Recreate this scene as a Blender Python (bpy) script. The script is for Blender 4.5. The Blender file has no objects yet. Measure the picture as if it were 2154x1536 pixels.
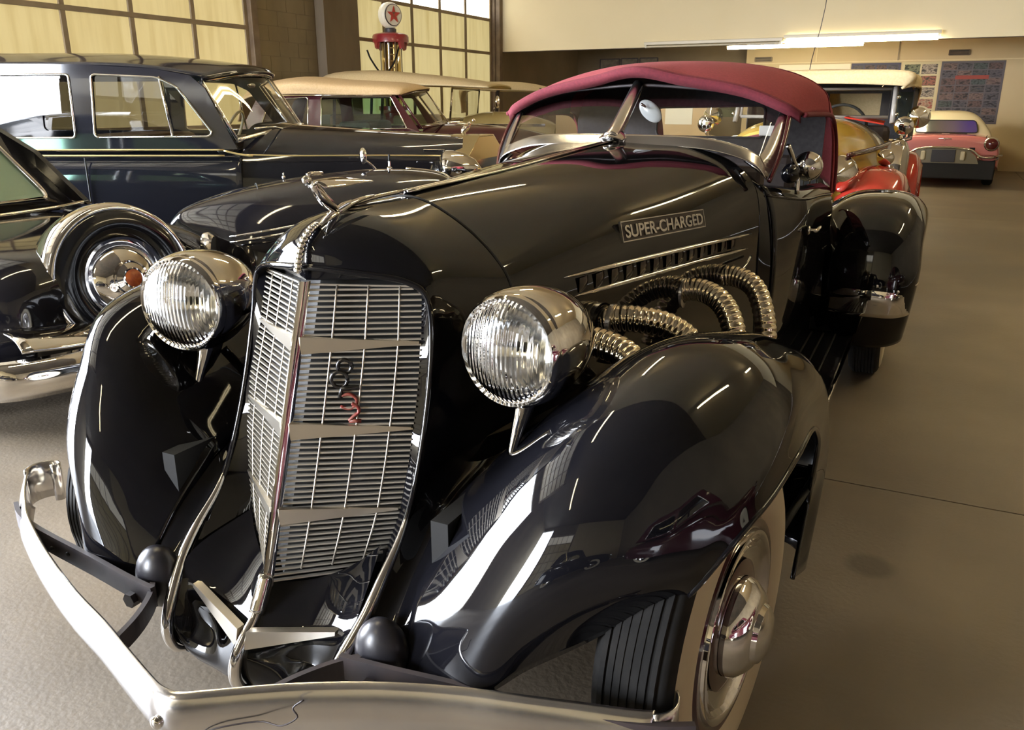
import bpy, bmesh, math, random
from mathutils import Vector, Matrix
random.seed(7)
PI = math.pi
R = math.radians
COL = bpy.context.scene.collection

# ------------------------------------------------------------------ camera
F_PX = 1724.0
cam = bpy.data.cameras.new('camera')
cam.sensor_width = 36.0
cam.lens = 36.0 * F_PX / 2154.0
cam.clip_start = 0.05
cam.clip_end = 200
camo = bpy.data.objects.new('camera', cam)
COL.objects.link(camo)
camo.location = (1.07, -1.37, 1.352)
camo.rotation_euler = (R(90 - 17.66), 0, R(26.65))
bpy.context.scene.camera = camo

# ------------------------------------------------------------------ world
W = bpy.data.worlds.new('sky'); bpy.context.scene.world = W
W.use_nodes = True
wn = W.node_tree.nodes; wl = W.node_tree.links
bg = wn['Background']
wt = wn.new('ShaderNodeTexCoord'); wsx = wn.new('ShaderNodeSeparateXYZ'); wr = wn.new('ShaderNodeValToRGB')
wl.new(wt.outputs['Generated'], wsx.inputs[0]); wl.new(wsx.outputs['Z'], wr.inputs[0])
wr.color_ramp.elements[0].position = 0.0; wr.color_ramp.elements[0].color = (0.93, 0.95, 1.0, 1)
wr.color_ramp.elements[1].position = 0.8; wr.color_ramp.elements[1].color = (0.60, 0.76, 1.0, 1)
wl.new(wr.outputs[0], bg.inputs[0])
bg.inputs[1].default_value = 58.0

def portal(loc, rot, sx, sy):
    l = bpy.data.lights.new('door_opening_portal', 'AREA'); l.shape = 'RECTANGLE'; l.size = sx; l.size_y = sy
    l.cycles.is_portal = True
    o = bpy.data.objects.new('door_opening_portal', l); COL.objects.link(o); o.location = loc; o.rotation_euler = rot
portal((-7.45, -0.6, 1.8), (0, R(-90), 0), 3.6, 5.0)
portal((-6.15, -8.95, 2.15), (R(90), 0, 0), 2.5, 4.3)

sc = bpy.context.scene
sc.view_settings.view_transform = 'Standard'
sc.view_settings.look = 'None'
sc.view_settings.exposure = 0.45
sc.view_settings.gamma = 1.0
sc.view_settings.use_curve_mapping = False
sc.cycles.use_denoising = True
sc.cycles.max_bounces = 10
sc.cycles.glossy_bounces = 5
sc.cycles.diffuse_bounces = 4
sc.cycles.transmission_bounces = 8
sc.cycles.transparent_max_bounces = 16
sc.cycles.sample_clamp_indirect = 6.0
sc.cycles.caustics_reflective = False
sc.cycles.caustics_refractive = False

# ------------------------------------------------------------------ materials
MATS = {}
def mat(name, col, rough=0.5, metal=0.0, **k):
    if name in MATS: return MATS[name]
    m = bpy.data.materials.new(name); m.use_nodes = True
    b = m.node_tree.nodes['Principled BSDF']
    b.inputs['Base Color'].default_value = (*col, 1)
    b.inputs['Roughness'].default_value = rough
    b.inputs['Metallic'].default_value = metal
    if 'ior' in k: b.inputs['IOR'].default_value = k['ior']
    if 'coat' in k: b.inputs['Coat Weight'].default_value = k['coat']; b.inputs['Coat Roughness'].default_value = 0.03
    if 'trans' in k: b.inputs['Transmission Weight'].default_value = k['trans']
    if 'emit' in k:
        b.inputs['Emission Color'].default_value = (*k['emit'][:3], 1); b.inputs['Emission Strength'].default_value = k['emit'][3]
    if 'sheen' in k: b.inputs['Sheen Weight'].default_value = k['sheen']
    MATS[name] = m
    return m
def noisy(name, c1, c2, scale=5, rough=0.5, bump=0.0, detail=6, stretch=(1, 1, 1), c3=None, p1=0.35, p2=0.65, metal=0.0, rough2=None, bscale=None, coat=0.0):
    if name in MATS: return MATS[name]
    m = mat(name, c1, rough, metal)
    nt = m.node_tree; N = nt.nodes; L = nt.links; b = N['Principled BSDF']
    tc = N.new('ShaderNodeTexCoord'); mp = N.new('ShaderNodeMapping'); mp.inputs['Scale'].default_value = stretch
    L.new(tc.outputs['Object'], mp.inputs[0])
    no = N.new('ShaderNodeTexNoise'); no.inputs['Scale'].default_value = scale; no.inputs['Detail'].default_value = detail
    L.new(mp.outputs[0], no.inputs['Vector'])
    cr = N.new('ShaderNodeValToRGB'); L.new(no.outputs['Fac'], cr.inputs[0])
    e = cr.color_ramp.elements; e[0].position = p1; e[0].color = (*c1, 1); e[1].position = p2; e[1].color = (*c2, 1)
    if c3:
        x = e.new((p1 + p2) / 2); x.color = (*c3, 1)
    L.new(cr.outputs[0], b.inputs['Base Color'])
    if rough2 is not None:
        mr = N.new('ShaderNodeMapRange'); mr.inputs['To Min'].default_value = rough; mr.inputs['To Max'].default_value = rough2
        L.new(no.outputs['Fac'], mr.inputs[0]); L.new(mr.outputs[0], b.inputs['Roughness'])
    if bump:
        n2 = N.new('ShaderNodeTexNoise'); n2.inputs['Scale'].default_value = bscale or scale * 6; L.new(mp.outputs[0], n2.inputs['Vector'])
        bp = N.new('ShaderNodeBump'); bp.inputs['Strength'].default_value = bump; bp.inputs['Distance'].default_value = 0.01
        L.new(n2.outputs['Fac'], bp.inputs['Height']); L.new(bp.outputs[0], b.inputs['Normal'])
    if coat: b.inputs['Coat Weight'].default_value = coat; b.inputs['Coat Roughness'].default_value = 0.05
    return m
def thin_glass(name, tint, refl=1.0, opac=0.0, ocol=(0, 0, 0)):
    if name in MATS: return MATS[name]
    m = bpy.data.materials.new(name); m.use_nodes = True
    nt = m.node_tree; N = nt.nodes; L = nt.links; N.clear()
    out = N.new('ShaderNodeOutputMaterial'); tr = N.new('ShaderNodeBsdfTransparent'); tr.inputs[0].default_value = (*tint, 1)
    gl = N.new('ShaderNodeBsdfGlossy'); gl.inputs['Roughness'].default_value = 0.01; gl.inputs[0].default_value = (refl, refl, refl, 1)
    fr = N.new('ShaderNodeFresnel'); ge = N.new('ShaderNodeNewGeometry'); ma = N.new('ShaderNodeMath'); ma.operation = 'MULTIPLY_ADD'; ma.inputs[1].default_value = -(1.5 - 1 / 1.5); ma.inputs[2].default_value = 1.5
    L.new(ge.outputs['Backfacing'], ma.inputs[0]); L.new(ma.outputs[0], fr.inputs[0])
    mx = N.new('ShaderNodeMixShader'); L.new(fr.outputs[0], mx.inputs[0]); L.new(tr.outputs[0], mx.inputs[1]); L.new(gl.outputs[0], mx.inputs[2])
    L.new(mx.outputs[0], out.inputs[0]); MATS[name] = m
    return m

black = mat('black_lacquer', (0.006, 0.006, 0.008), 0.03, 0, ior=1.47)
black2 = mat('black_paint_other_cars', (0.010, 0.010, 0.014), 0.06, 0, ior=1.55)
underbody = mat('matt_black_underside', (0.008, 0.008, 0.008), 0.7)
chrome = mat('chrome', (0.80, 0.78, 0.75), 0.04, 1.0)
chrome_dull = noisy('worn_chrome', (0.66, 0.65, 0.66), (0.78, 0.76, 0.74), 6, 0.13, metal=1.0, rough2=0.3)
alu = mat('grille_metal', (0.70, 0.65, 0.56), 0.34, 0.75)
spear_m = mat('brushed_spear_metal', (0.78, 0.72, 0.62), 0.3, 1.0)
rubber = noisy('tyre_rubber', (0.012, 0.012, 0.012), (0.022, 0.021, 0.020), 14, 0.8)
rubber.node_tree.nodes['Principled BSDF'].inputs['Specular IOR Level'].default_value = 0.2
capr = mat('grommet_rubber', (0.020, 0.019, 0.024), 0.32)
whitewall = noisy('whitewall', (0.60, 0.53, 0.40), (0.52, 0.46, 0.34), 3, 0.6)
maroon_pt = mat('maroon_wheel_paint', (0.05, 0.006, 0.008), 0.15, 0, coat=0.5)
maroon_cloth = noisy('maroon_canvas', (0.225, 0.026, 0.038), (0.28, 0.036, 0.050), 90, 0.95, bump=0.25, bscale=420)
maroon_edge = noisy('maroon_binding', (0.12, 0.012, 0.022), (0.15, 0.016, 0.026), 90, 0.9, bump=0.2, bscale=420)
lining = noisy('dark_headlining', (0.035, 0.032, 0.034), (0.05, 0.046, 0.048), 40, 0.95)
tan_cloth = noisy('tan_canvas', (0.60, 0.43, 0.23), (0.68, 0.50, 0.29), 60, 0.95, bump=0.2, bscale=300)
tan_cloth2 = noisy('buff_canvas', (0.62, 0.49, 0.27), (0.70, 0.56, 0.33), 60, 0.95, bump=0.2, bscale=300)
cream_pt = mat('cream_paint', (0.70, 0.60, 0.34), 0.12, 0, coat=0.6)
yellow_pt = mat('yellow_paint', (0.64, 0.42, 0.06), 0.22, 0, coat=0.25)
red_pt = mat('red_paint', (0.44, 0.035, 0.022), 0.12, 0, coat=0.7)
wine_pt = mat('wine_paint', (0.055, 0.010, 0.016), 0.08, 0, coat=0.8)
pink_pt = mat('pink_paint', (0.72, 0.24, 0.22), 0.18, 0, coat=0.6)
white_top = mat('cream_hardtop', (0.80, 0.70, 0.46), 0.35)
grey_pt = mat('grey_paint', (0.30, 0.28, 0.25), 0.15, 0, coat=0.5)
seat_m = noisy('dark_leather', (0.03, 0.022, 0.02), (0.045, 0.032, 0.028), 30, 0.5)
tan_leather = mat('tan_leather', (0.25, 0.15, 0.08), 0.55)
glass = thin_glass('window_glass', (0.93, 0.94, 0.92))
glass_dark = thin_glass('smoked_window_glass', (0.55, 0.55, 0.50))
glass_green = thin_glass('green_window_glass', (0.55, 0.75, 0.66))
glass_refl = thin_glass('passenger_window_glass', (0.45, 0.45, 0.45), 1.0)
red_lens = mat('red_lamp_lens', (0.10, 0.008, 0.01), 0.1, 0, coat=1.0)
orange_m = noisy('orange_enamel', (0.45, 0.12, 0.03), (0.30, 0.06, 0.02), 60, 0.35)
wood = noisy('tan_board', (0.50, 0.34, 0.15), (0.56, 0.39, 0.19), 2, 0.8)
paper = mat('paper', (0.75, 0.68, 0.48), 0.9)
dark_steel = noisy('dark_bracket_steel', (0.035, 0.03, 0.035), (0.06, 0.045, 0.045), 12, 0.5)
badge_dark = mat('badge_dark_metal', (0.09, 0.09, 0.095), 0.25, 1.0)
badge_red = noisy('badge_worn_red', (0.28, 0.03, 0.025), (0.35, 0.12, 0.09), 50, 0.35)

def rib_lens():
    m = mat('ribbed_lamp_glass', (0.96, 0.97, 0.98), 0.03, 0, trans=1.0, ior=1.35)
    nt = m.node_tree; N = nt.nodes; L = nt.links; b = N['Principled BSDF']
    tc = N.new('ShaderNodeTexCoord')
    wv = N.new('ShaderNodeTexWave'); wv.wave_type = 'BANDS'; wv.bands_direction = 'X'; wv.inputs['Scale'].default_value = 30.0
    wv.inputs['Distortion'].default_value = 0.0
    L.new(tc.outputs['Object'], wv.inputs['Vector'])
    bp = N.new('ShaderNodeBump'); bp.inputs['Strength'].default_value = 0.22; bp.inputs['Distance'].default_value = 0.01
    L.new(wv.outputs['Fac'], bp.inputs['Height']); L.new(bp.outputs[0], b.inputs['Normal'])
    return m
lens_m = rib_lens()
reflector = mat('lamp_reflector', (0.88, 0.88, 0.86), 0.12, 1.0)

# ------------------------------------------------------------------ helpers
def link(o, parent=None, label=None):
    COL.objects.link(o)
    if parent is not None: o.parent = parent
    if label: o['label'] = label
    return o
def smooth(me, flag=True):
    me.polygons.foreach_set('use_smooth', [flag] * len(me.polygons))
def mesh(name, verts, faces, m, parent=None, sm=True, label=None, solid=0.0, bevel=0.0, off=0.0, angle=None):
    me = bpy.data.meshes.new(name); me.from_pydata([tuple(v) for v in verts], [], faces); me.materials.append(m)
    me.update(); smooth(me, sm)
    o = bpy.data.objects.new(name, me); link(o, parent, label)
    if solid:
        s = o.modifiers.new('thickness', 'SOLIDIFY'); s.thickness = solid; s.offset = off
    if bevel:
        b = o.modifiers.new('bevel', 'BEVEL'); b.width = bevel; b.segments = 2; b.limit_method = 'ANGLE'; b.angle_limit = R(40)
    if angle and sm:
        me.set_sharp_from_angle(angle=R(angle))
    return o
def from_bm(name, bm, m, parent=None, sm=False, label=None, bevel=0.0, angle=35):
    me = bpy.data.meshes.new(name)
    bmesh.ops.recalc_face_normals(bm, faces=bm.faces)
    bm.to_mesh(me); bm.free(); me.materials.append(m); smooth(me, sm)
    if sm: me.set_sharp_from_angle(angle=R(angle))
    o = bpy.data.objects.new(name, me); link(o, parent, label)
    if bevel:
        b = o.modifiers.new('bevel', 'BEVEL'); b.width = bevel; b.segments = 2; b.limit_method = 'ANGLE'; b.angle_limit = R(40)
    return o
def thing(name, label, cat, loc=(0, 0, 0), rz=0.0, group=None, scale=1.0):
    o = bpy.data.objects.new(name, None); COL.objects.link(o); o.empty_display_size = 0.1
    o.location = loc; o.rotation_euler = (0, 0, R(rz)); o.scale = (scale,) * 3
    o['label'] = label; o['category'] = cat
    if group: o['group'] = group
    return o
def tag(o, label, cat, group=None):
    o['label'] = label; o['category'] = cat
    if group: o['group'] = group
    return o
def struct(o, label=None):
    o['kind'] = 'structure'
    if label: o['label'] = label
    return o
def bbox(bm, x0, x1, y0, y1, z0, z1, M=None):
    vs = [bm.verts.new((x, y, z)) for x in (x0, x1) for y in (y0, y1) for z in (z0, z1)]
    for f in [(0, 1, 3, 2), (4, 6, 7, 5), (0, 4, 5, 1), (2, 3, 7, 6), (0, 2, 6, 4), (1, 5, 7, 3)]:
        bm.faces.new([vs[i] for i in f])
    if M is not None: bmesh.ops.transform(bm, matrix=M, verts=vs)
    return vs
def box(name, x0, x1, y0, y1, z0, z1, m, parent=None, bevel=0.0, label=None, M=None):
    bm = bmesh.new(); bbox(bm, x0, x1, y0, y1, z0, z1, M)
    return from_bm(name, bm, m, parent, False, label, bevel)
def cr(P, n):
    P = [Vector(p) for p in P]; m = len(P) - 1; out = []
    for i in range(n):
        t = i / (n - 1) * m; k = min(int(t), m - 1); f = t - k
        p0 = P[k - 1] if k > 0 else 2 * P[0] - P[1]; p1 = P[k]; p2 = P[k + 1]; p3 = P[k + 2] if k + 2 <= m else 2 * P[m] - P[m - 1]
        out.append(0.5 * ((2 * p1) + (-p0 + p2) * f + (2 * p0 - 5 * p1 + 4 * p2 - p3) * f ** 2 + (-p0 + 3 * p1 - 3 * p2 + p3) * f ** 3))
    return out
def surf(S, nu, nv):
    a = [cr(s, nv) for s in S]
    cols = [cr([r[j] for r in a], nu) for j in range(nv)]
    return [[cols[j][i] for j in range(nv)] for i in range(nu)]
def grid(name, G, m, parent=None, closed=False, cap=False, **k):
    nu, nv = len(G), len(G[0]); V = [v for r in G for v in r]; Fs = []
    for i in range(nu - 1):
        for j in range(nv if closed else nv - 1):
            j2 = (j + 1) % nv
            Fs.append((i * nv + j, (i + 1) * nv + j, (i + 1) * nv + j2, i * nv + j2))
    if cap:
        Fs.append(tuple(range(nv))); Fs.append(tuple((nu - 1) * nv + j for j in reversed(range(nv))))
    return mesh(name, V, Fs, m, parent, **k)
def tube(name, P, r, m, parent=None, n=10, res=None, rf=None, cap=True, label=None, flat=None):
    """tube along a smooth path; r number or list; flat=(ratio, up) squashes the profile"""
    Q = cr(P, res) if res else [Vector(p) for p in P]
    N_ = len(Q); G = []; up = Vector((0, 0, 1)); prev = None
    for i in range(N_):
        t = (Q[min(i + 1, N_ - 1)] - Q[max(i - 1, 0)]).normalized()
        if prev is None:
            a = up if abs(t.z) < 0.9 else Vector((1, 0, 0)); s = t.cross(a).normalized()
        else:
            s = (prev - t * prev.dot(t)).normalized()
        prev = s; b = s.cross(t)
        u = i / (N_ - 1)
        rr = rf(u) if rf else (r if not isinstance(r, (list, tuple)) else r[0] + (r[1] - r[0]) * u)
        k = flat or 1.0
        G.append([Q[i] + s * (rr * math.cos(2 * PI * j / n)) + b * (rr * k * math.sin(2 * PI * j / n)) for j in range(n)])
    return grid(name, G, m, parent, closed=True, cap=cap, label=label)
def lathe(name, prof, m, parent=None, n=32, axis='Z', M=None, label=None, cap=False, angle=40):
    """prof: list of (radius, h) turned about the axis"""
    G = []
    for r, h in prof:
        row = []
        for j in range(n):
            a = 2 * PI * j / n; c, s = r * math.cos(a), r * math.sin(a)
            v = Vector((c, s, h)) if axis == 'Z' else (Vector((c, h, s)) if axis == 'Y' else Vector((h, c, s)))
            row.append(M @ v if M is not None else v)
        G.append(row)
    return grid(name, G, m, parent, closed=True, cap=cap, label=label, angle=angle)
def panel(name, outer, holes, f, m, parent=None, thick=0.02, label=None):
    """flat sheet with holes given in (u, v), mapped to space by f(u, v)"""
    bm = bmesh.new(); edges = []
    for loop in [outer] + list(holes):
        vs = [bm.verts.new((u, v, 0)) for u, v in loop]
        edges += [bm.edges.new((vs[i], vs[(i + 1) % len(vs)])) for i in range(len(vs))]
    bmesh.ops.triangle_fill(bm, use_beauty=True, use_dissolve=False, edges=edges)
    for v in bm.verts: v.co = f(v.co.x, v.co.y)
    bmesh.ops.recalc_face_normals(bm, faces=bm.faces)
    o = from_bm(name, bm, m, parent, False, label)
    s = o.modifiers.new('thickness', 'SOLIDIFY'); s.thickness = thick; s.offset = 0
    return o
def rounded(pts, r, n=4):
    out = []; N_ = len(pts)
    for i in range(N_):
        p = Vector(pts[i]); a = Vector(pts[i - 1]); b = Vector(pts[(i + 1) % N_])
        da = (a - p).normalized(); db = (b - p).normalized()
        rr = min(r, (a - p).length * 0.45, (b - p).length * 0.45)
        s, e = p + da * rr, p + db * rr
        for k in range(n + 1):
            t = k / n; out.append(tuple((1 - t) ** 2 * s + 2 * (1 - t) * t * p + t * t * e))
    return out
def dome(name, st, m, parent=None, n=28, e=3.0, res=None, cap=True, label=None, lower=0.0):
    """loft along local X: st rows (X, half width, z bottom, z top, y centre); closed superellipse top half"""
    st = [tuple(s) + ((0,) if len(s) == 4 else ()) for s in st]
    if res: st = [tuple(v) for v in _cr5(st, res)]
    G = []
    for X, w, z0, z1, yc in st:
        row = []
        for j in range(n + 1):
            a = PI * j / n; c, s = math.cos(a), math.sin(a)
            row.append(Vector((X, yc + w * (abs(c) ** (2 / e)) * (1 if c > 0 else -1), z0 + (z1 - z0) * (abs(s) ** (2 / e)))))
        G.append(row)
    o = grid(name, G, m, parent, closed=True, cap=cap, label=label, angle=50)
    return o
def _cr5(P, n):
    m = len(P) - 1; out = []
    for i in range(n):
        t = i / (n - 1) * m; k = min(int(t), m - 1); f = t - k; row = []
        for d in range(5):
            g = lambda q: P[max(0, min(m, q))][d]
            p0, p1, p2, p3 = g(k - 1), g(k), g(k + 1), g(k + 2)
            row.append(0.5 * ((2 * p1) + (-p0 + p2) * f + (2 * p0 - 5 * p1 + 4 * p2 - p3) * f ** 2 + (-p0 + 3 * p1 - 3 * p2 + p3) * f ** 3))
        out.append(row)
    return out
def sphere(name, c, r, m, parent=None, n=20, label=None, M=None):
    bm = bmesh.new(); bmesh.ops.create_uvsphere(bm, u_segments=n, v_segments=n // 2 + 2, radius=1)
    rr = (r, r, r) if not isinstance(r, (list, tuple)) else r
    for v in bm.verts: v.co = Vector((v.co.x * rr[0], v.co.y * rr[1], v.co.z * rr[2]))
    T = Matrix.Translation(c) @ (M if M is not None else Matrix.Identity(4))
    bmesh.ops.transform(bm, matrix=T, verts=bm.verts)
    return from_bm(name, bm, m, parent, True, label, angle=180)
def text(name, body, size, M, m, parent=None, depth=0.002, label=None, align='LEFT'):
    cu = bpy.data.curves.new(name, 'FONT'); cu.body = body; cu.size = size; cu.extrude = depth; cu.align_x = align; cu.bevel_depth = depth * 0.2; cu.offset = 0.0008 if size < .06 else 0.0
    tmp = bpy.data.objects.new(name, cu); COL.objects.link(tmp)
    dg = bpy.context.evaluated_depsgraph_get(); me = bpy.data.meshes.new_from_object(tmp.evaluated_get(dg))
    COL.objects.unlink(tmp); bpy.data.objects.remove(tmp)
    me.transform(M); me.materials.clear(); me.materials.append(m); me.name = name
    o = bpy.data.objects.new(name, me); link(o, parent, label); return o
def rot(ax, deg): return Matrix.Rotation(R(deg), 4, ax)
def T(x, y, z): return Matrix.Translation((x, y, z))

# ================================================================== SETTING
WL, WR, WF, WB, ZC = -7.5, 6.5, -9.0, 19.5, 4.6
MEZ = 15.0
conc = noisy('stained_concrete', (0.125, 0.098, 0.068), (0.262, 0.215, 0.158), 0.9, 0.36, bump=0.12, c3=(0.185, 0.148, 0.104), p1=0.30, p2=0.72, rough2=0.62, bscale=60, detail=10)
# dark round oil stains on the slab
nt = conc.node_tree; N = nt.nodes; L = nt.links; b = N['Principled BSDF']
src = b.inputs['Base Color'].links[0].from_socket
geo = N.new('ShaderNodeNewGeometry')
n2 = N.new('ShaderNodeTexNoise'); n2.inputs['Scale'].default_value = 5.0; L.new(geo.outputs['Position'], n2.inputs['Vector'])
def stain(prev, c, r, amt):
    vm = N.new('ShaderNodeVectorMath'); vm.operation = 'DISTANCE'; vm.inputs[1].default_value = (c[0], c[1], 0); L.new(geo.outputs['Position'], vm.inputs[0])
    ad = N.new('ShaderNodeMath'); ad.operation = 'MULTIPLY_ADD'; ad.inputs[1].default_value = 0.25 * r; L.new(n2.outputs['Fac'], ad.inputs[0]); L.new(vm.outputs['Value'], ad.inputs[2])
    mr = N.new('ShaderNodeMapRange'); mr.interpolation_type = 'SMOOTHSTEP'
    mr.inputs['From Min'].default_value = r * 0.75; mr.inputs['From Max'].default_value = r * 1.35; mr.inputs['To Min'].default_value = amt; mr.inputs['To Max'].default_value = 0.0
    L.new(ad.outputs[0], mr.inputs[0])
    mx = N.new('ShaderNodeMix'); mx.data_type = 'RGBA'; mx.inputs['B'].default_value = (0.045, 0.034, 0.025, 1)
    L.new(mr.outputs[0], mx.inputs[0]); L.new(prev, mx.inputs['A']); return mx.outputs['Result']
s = stain(src, (1.06, 1.10), 0.075, 0.55); s = stain(s, (1.25, 0.55), 0.30, 0.22); s = stain(s, (1.15, 4.6), 0.45, 0.3); s = stain(s, (1.75, 6.4), 0.6, 0.25)
L.new(s, b.inputs['Base Color'])
joint_m = mat('slab_joint_filler', (0.045, 0.035, 0.025), 0.9)
# floor slabs with narrow sunk joints
ys = [WF, -7.0, 1.69, 10.31, WB]; xs_ = [WL, -3.2, 2.6, WR]
fl = box('floor', WL, WR, WF, WB, -0.12, -0.006, joint_m); struct(fl)
for i in range(4):
    for j in range(3):
        g = 0.004
        box('floor_slab', xs_[j] + g, xs_[j + 1] - g, ys[i] + g, ys[i + 1] - g, -0.006, 0.0, conc, fl)

wall_tan = noisy('tan_plaster', (0.60, 0.49, 0.29), (0.66, 0.545, 0.33), 0.7, 0.85, bump=0.03)
wall_cream = noisy('cream_plaster', (0.76, 0.66, 0.42), (0.80, 0.70, 0.46), 0.6, 0.85)
block_m = noisy('painted_block', (0.145, 0.115, 0.072), (0.24, 0.195, 0.125), 1.1, 0.85, bump=0.3, stretch=(1, 1, 0.5), c3=(0.195, 0.158, 0.10))
pil_m = noisy('dark_pilaster', (0.11, 0.085, 0.055), (0.18, 0.14, 0.095), 1.5, 0.85, bump=0.3, stretch=(1, 1, 0.3))
brown_wall = noisy('brown_wall', (0.17, 0.135, 0.085), (0.225, 0.18, 0.115), 0.9, 0.9)
ceil_m = noisy('ceiling_paint', (0.60, 0.50, 0.32), (0.66, 0.55, 0.36), 0.5, 0.9)
steel_m = noisy('painted_steel', (0.20, 0.155, 0.10), (0.27, 0.21, 0.14), 4, 0.6)
steel_d = noisy('brown_frame_steel', (0.11, 0.075, 0.045), (0.17, 0.12, 0.075), 6, 0.55)

# ground outside the two open doors
outside = box('pavement', -30, WL - 0.26, -30, 25, -0.12, -0.01, noisy('outdoor_concrete', (0.55, 0.52, 0.48), (0.65, 0.62, 0.58), 0.4, 0.9)); struct(outside, 'pale pavement outside the open bay')
o2 = box('pavement', WL - 0.26, 20, -30, WF - 0.26, -0.12, -0.01, MATS['outdoor_concrete']); struct(o2, 'pale pavement outside the front of the garage')

wl_ = bpy.data.objects.new('wall_left', None); COL.objects.link(wl_); struct(wl_)
def wl_part(name, y0, y1, z0, z1, m, x0=WL - 0.2, x1=WL): return box(name, x0, x1, y0, y1, z0, z1, m, wl_)
wl_part('wall_panel', WF, -3.1, 0, ZC, block_m); wl_part('wall_panel', -3.1, 1.9, 3.6, ZC, block_m)
wl_part('wall_panel', 1.9, 2.1, 0, ZC, block_m); wl_part('wall_panel', 2.1, 15.2, 4.32, ZC, block_m)
wl_part('wall_panel', 15.0, WB, 0, ZC, brown_wall)
wl_part('backing', 7.9, 10.0, 0, 4.32, pil_m, WL - 0.2, WL - 0.012)
# concrete blocks of the pier between the two big doors
bw, bh = 0.40, 0.20
proto = None
for r in range(8, 22):
    off = (r % 2) * bw / 2
    y = 7.93 - off
    while y < 9.14:
        a, c = max(y, 7.93) + 0.003, min(y + bw, 9.14) - 0.003
        if c - a > 0.05:
            box('block', WL - 0.012, WL - 0.007 + random.uniform(-.0006, .0006), a, c, r * bh + 0.003, (r + 1) * bh - 0.003, block_m, wl_)
        y += bw
wl_part('wall_panel', 7.9, 9.15, 0, 1.6, block_m, WL - 0.012, WL - 0.007)
wl_part('pilaster', 9.16, 10.0, 0, 4.32, pil_m, WL - 0.012, WL + 0.16)

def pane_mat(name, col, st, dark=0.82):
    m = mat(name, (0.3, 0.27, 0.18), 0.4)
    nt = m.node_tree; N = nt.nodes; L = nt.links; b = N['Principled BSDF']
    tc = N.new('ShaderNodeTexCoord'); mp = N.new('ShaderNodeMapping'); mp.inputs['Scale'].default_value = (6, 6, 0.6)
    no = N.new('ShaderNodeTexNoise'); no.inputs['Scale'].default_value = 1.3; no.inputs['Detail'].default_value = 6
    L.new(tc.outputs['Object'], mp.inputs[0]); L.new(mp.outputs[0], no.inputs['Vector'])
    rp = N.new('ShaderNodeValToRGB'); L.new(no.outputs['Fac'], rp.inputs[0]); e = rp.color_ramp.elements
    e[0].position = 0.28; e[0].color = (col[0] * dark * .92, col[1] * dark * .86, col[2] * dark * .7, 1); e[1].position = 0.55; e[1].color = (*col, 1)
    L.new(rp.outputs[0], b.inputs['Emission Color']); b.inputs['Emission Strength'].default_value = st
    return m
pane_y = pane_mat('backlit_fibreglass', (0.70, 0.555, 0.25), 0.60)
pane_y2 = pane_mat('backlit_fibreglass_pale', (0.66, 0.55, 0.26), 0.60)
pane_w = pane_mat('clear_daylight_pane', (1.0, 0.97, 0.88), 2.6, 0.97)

def garage_door(name, P, ax, u, zr, label, top_white=1, pm=pane_y):
    """ax 'x': plane x=P, u are y positions; ax 'y': plane y=P, u are x positions"""
    root = bpy.data.objects.new(name, None); COL.objects.link(root); struct(root, label)
    def bb(nm, u0, u1, z0, z1, d0, d1, m, bev=0):
        if ax == 'x': return box(nm, P + d0, P + d1, u0, u1, z0, z1, m, root, bev)
        return box(nm, u0, u1, P + d0, P + d1, z0, z1, m, root, bev)
    for i in range(len(u) - 1):
        for k in range(len(zr) - 1):
            w = k == len(zr) - 2 and top_white
            bb('pane', u[i] + .02, u[i + 1] - .02, zr[k] + .02, zr[k + 1] - .02, -.10, -.075, pane_w if w else pm)
    for z in zr: bb('rail', u[0], u[-1], z - .028, z + .028, -.10, -.045, steel_m, .006)
    for v in u: bb('stile', v - .032, v + .032, zr[0], zr[-1], -.11, -.052, steel_m, .006)
    for v in (u[0] - .09, u[-1] + .09): bb('jamb', v - .06, v + .06, 0, zr[-1] + .05, -.12, .02, steel_d, .008)
    return root
zr = [0.0, .42, 1.06, 1.70, 2.345, 3.005, 3.66, 4.28]
zr2 = [0.0, .42, 1.06, 1.70, 2.362, 3.005, 3.66]
garage_door('door_1', WL + 0.02, 'x', [2.25, 3.17, 4.08, 5.0, 5.886, 6.819, 7.745], zr, 'yellow backlit overhead door behind the limousine', 0)
garage_door('door_2', WL + 0.02, 'x', [10.12, 10.98, 11.848, 12.795, 13.756, 14.80], zr2, 'yellow backlit overhead door with white top panes beside the gas pump', 1, pane_y2)
wl_part('wall_panel', 10.0, 15.05, 3.70, 4.32, brown_wall)
garage_door('door_3', WF, 'y', [-4.7, -3.8, -2.9, -2.0, -1.1, -0.2], zr2, 'closed overhead door in the front wall', 1)
struct(box('wall_front', -4.85, -0.05, WF - 0.2, WF, 3.7, ZC, block_m))
struct(box('wall_front', -0.05, WR, WF - 0.2, WF, 0, ZC, wall_tan))
struct(box('wall_front', -7.5, -4.85, WF - 0.2, WF, 4.3, ZC, block_m))
struct(box('wall_right', WR, WR + 0.2, WF, WB, 0, ZC, brown_wall))
wb = struct(box('wall_back', WL, WR, WB, WB + 0.2, 0, ZC, brown_wall))
dark_ceil = noisy('darkened_ceiling_paint', (0.085, 0.07, 0.05), (0.13, 0.105, 0.075), 0.8, 0.95)  # unseen front ceiling toned down so the fenders reflect dark
struct(box('ceiling', WL, WR, 1.6, WB, ZC, ZC + 0.2, ceil_m))
struct(box('ceiling', WL, WR, WF, 1.6, ZC, ZC + 0.2, dark_ceil), 'front bay ceiling, darkened for the fender reflections')
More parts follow.
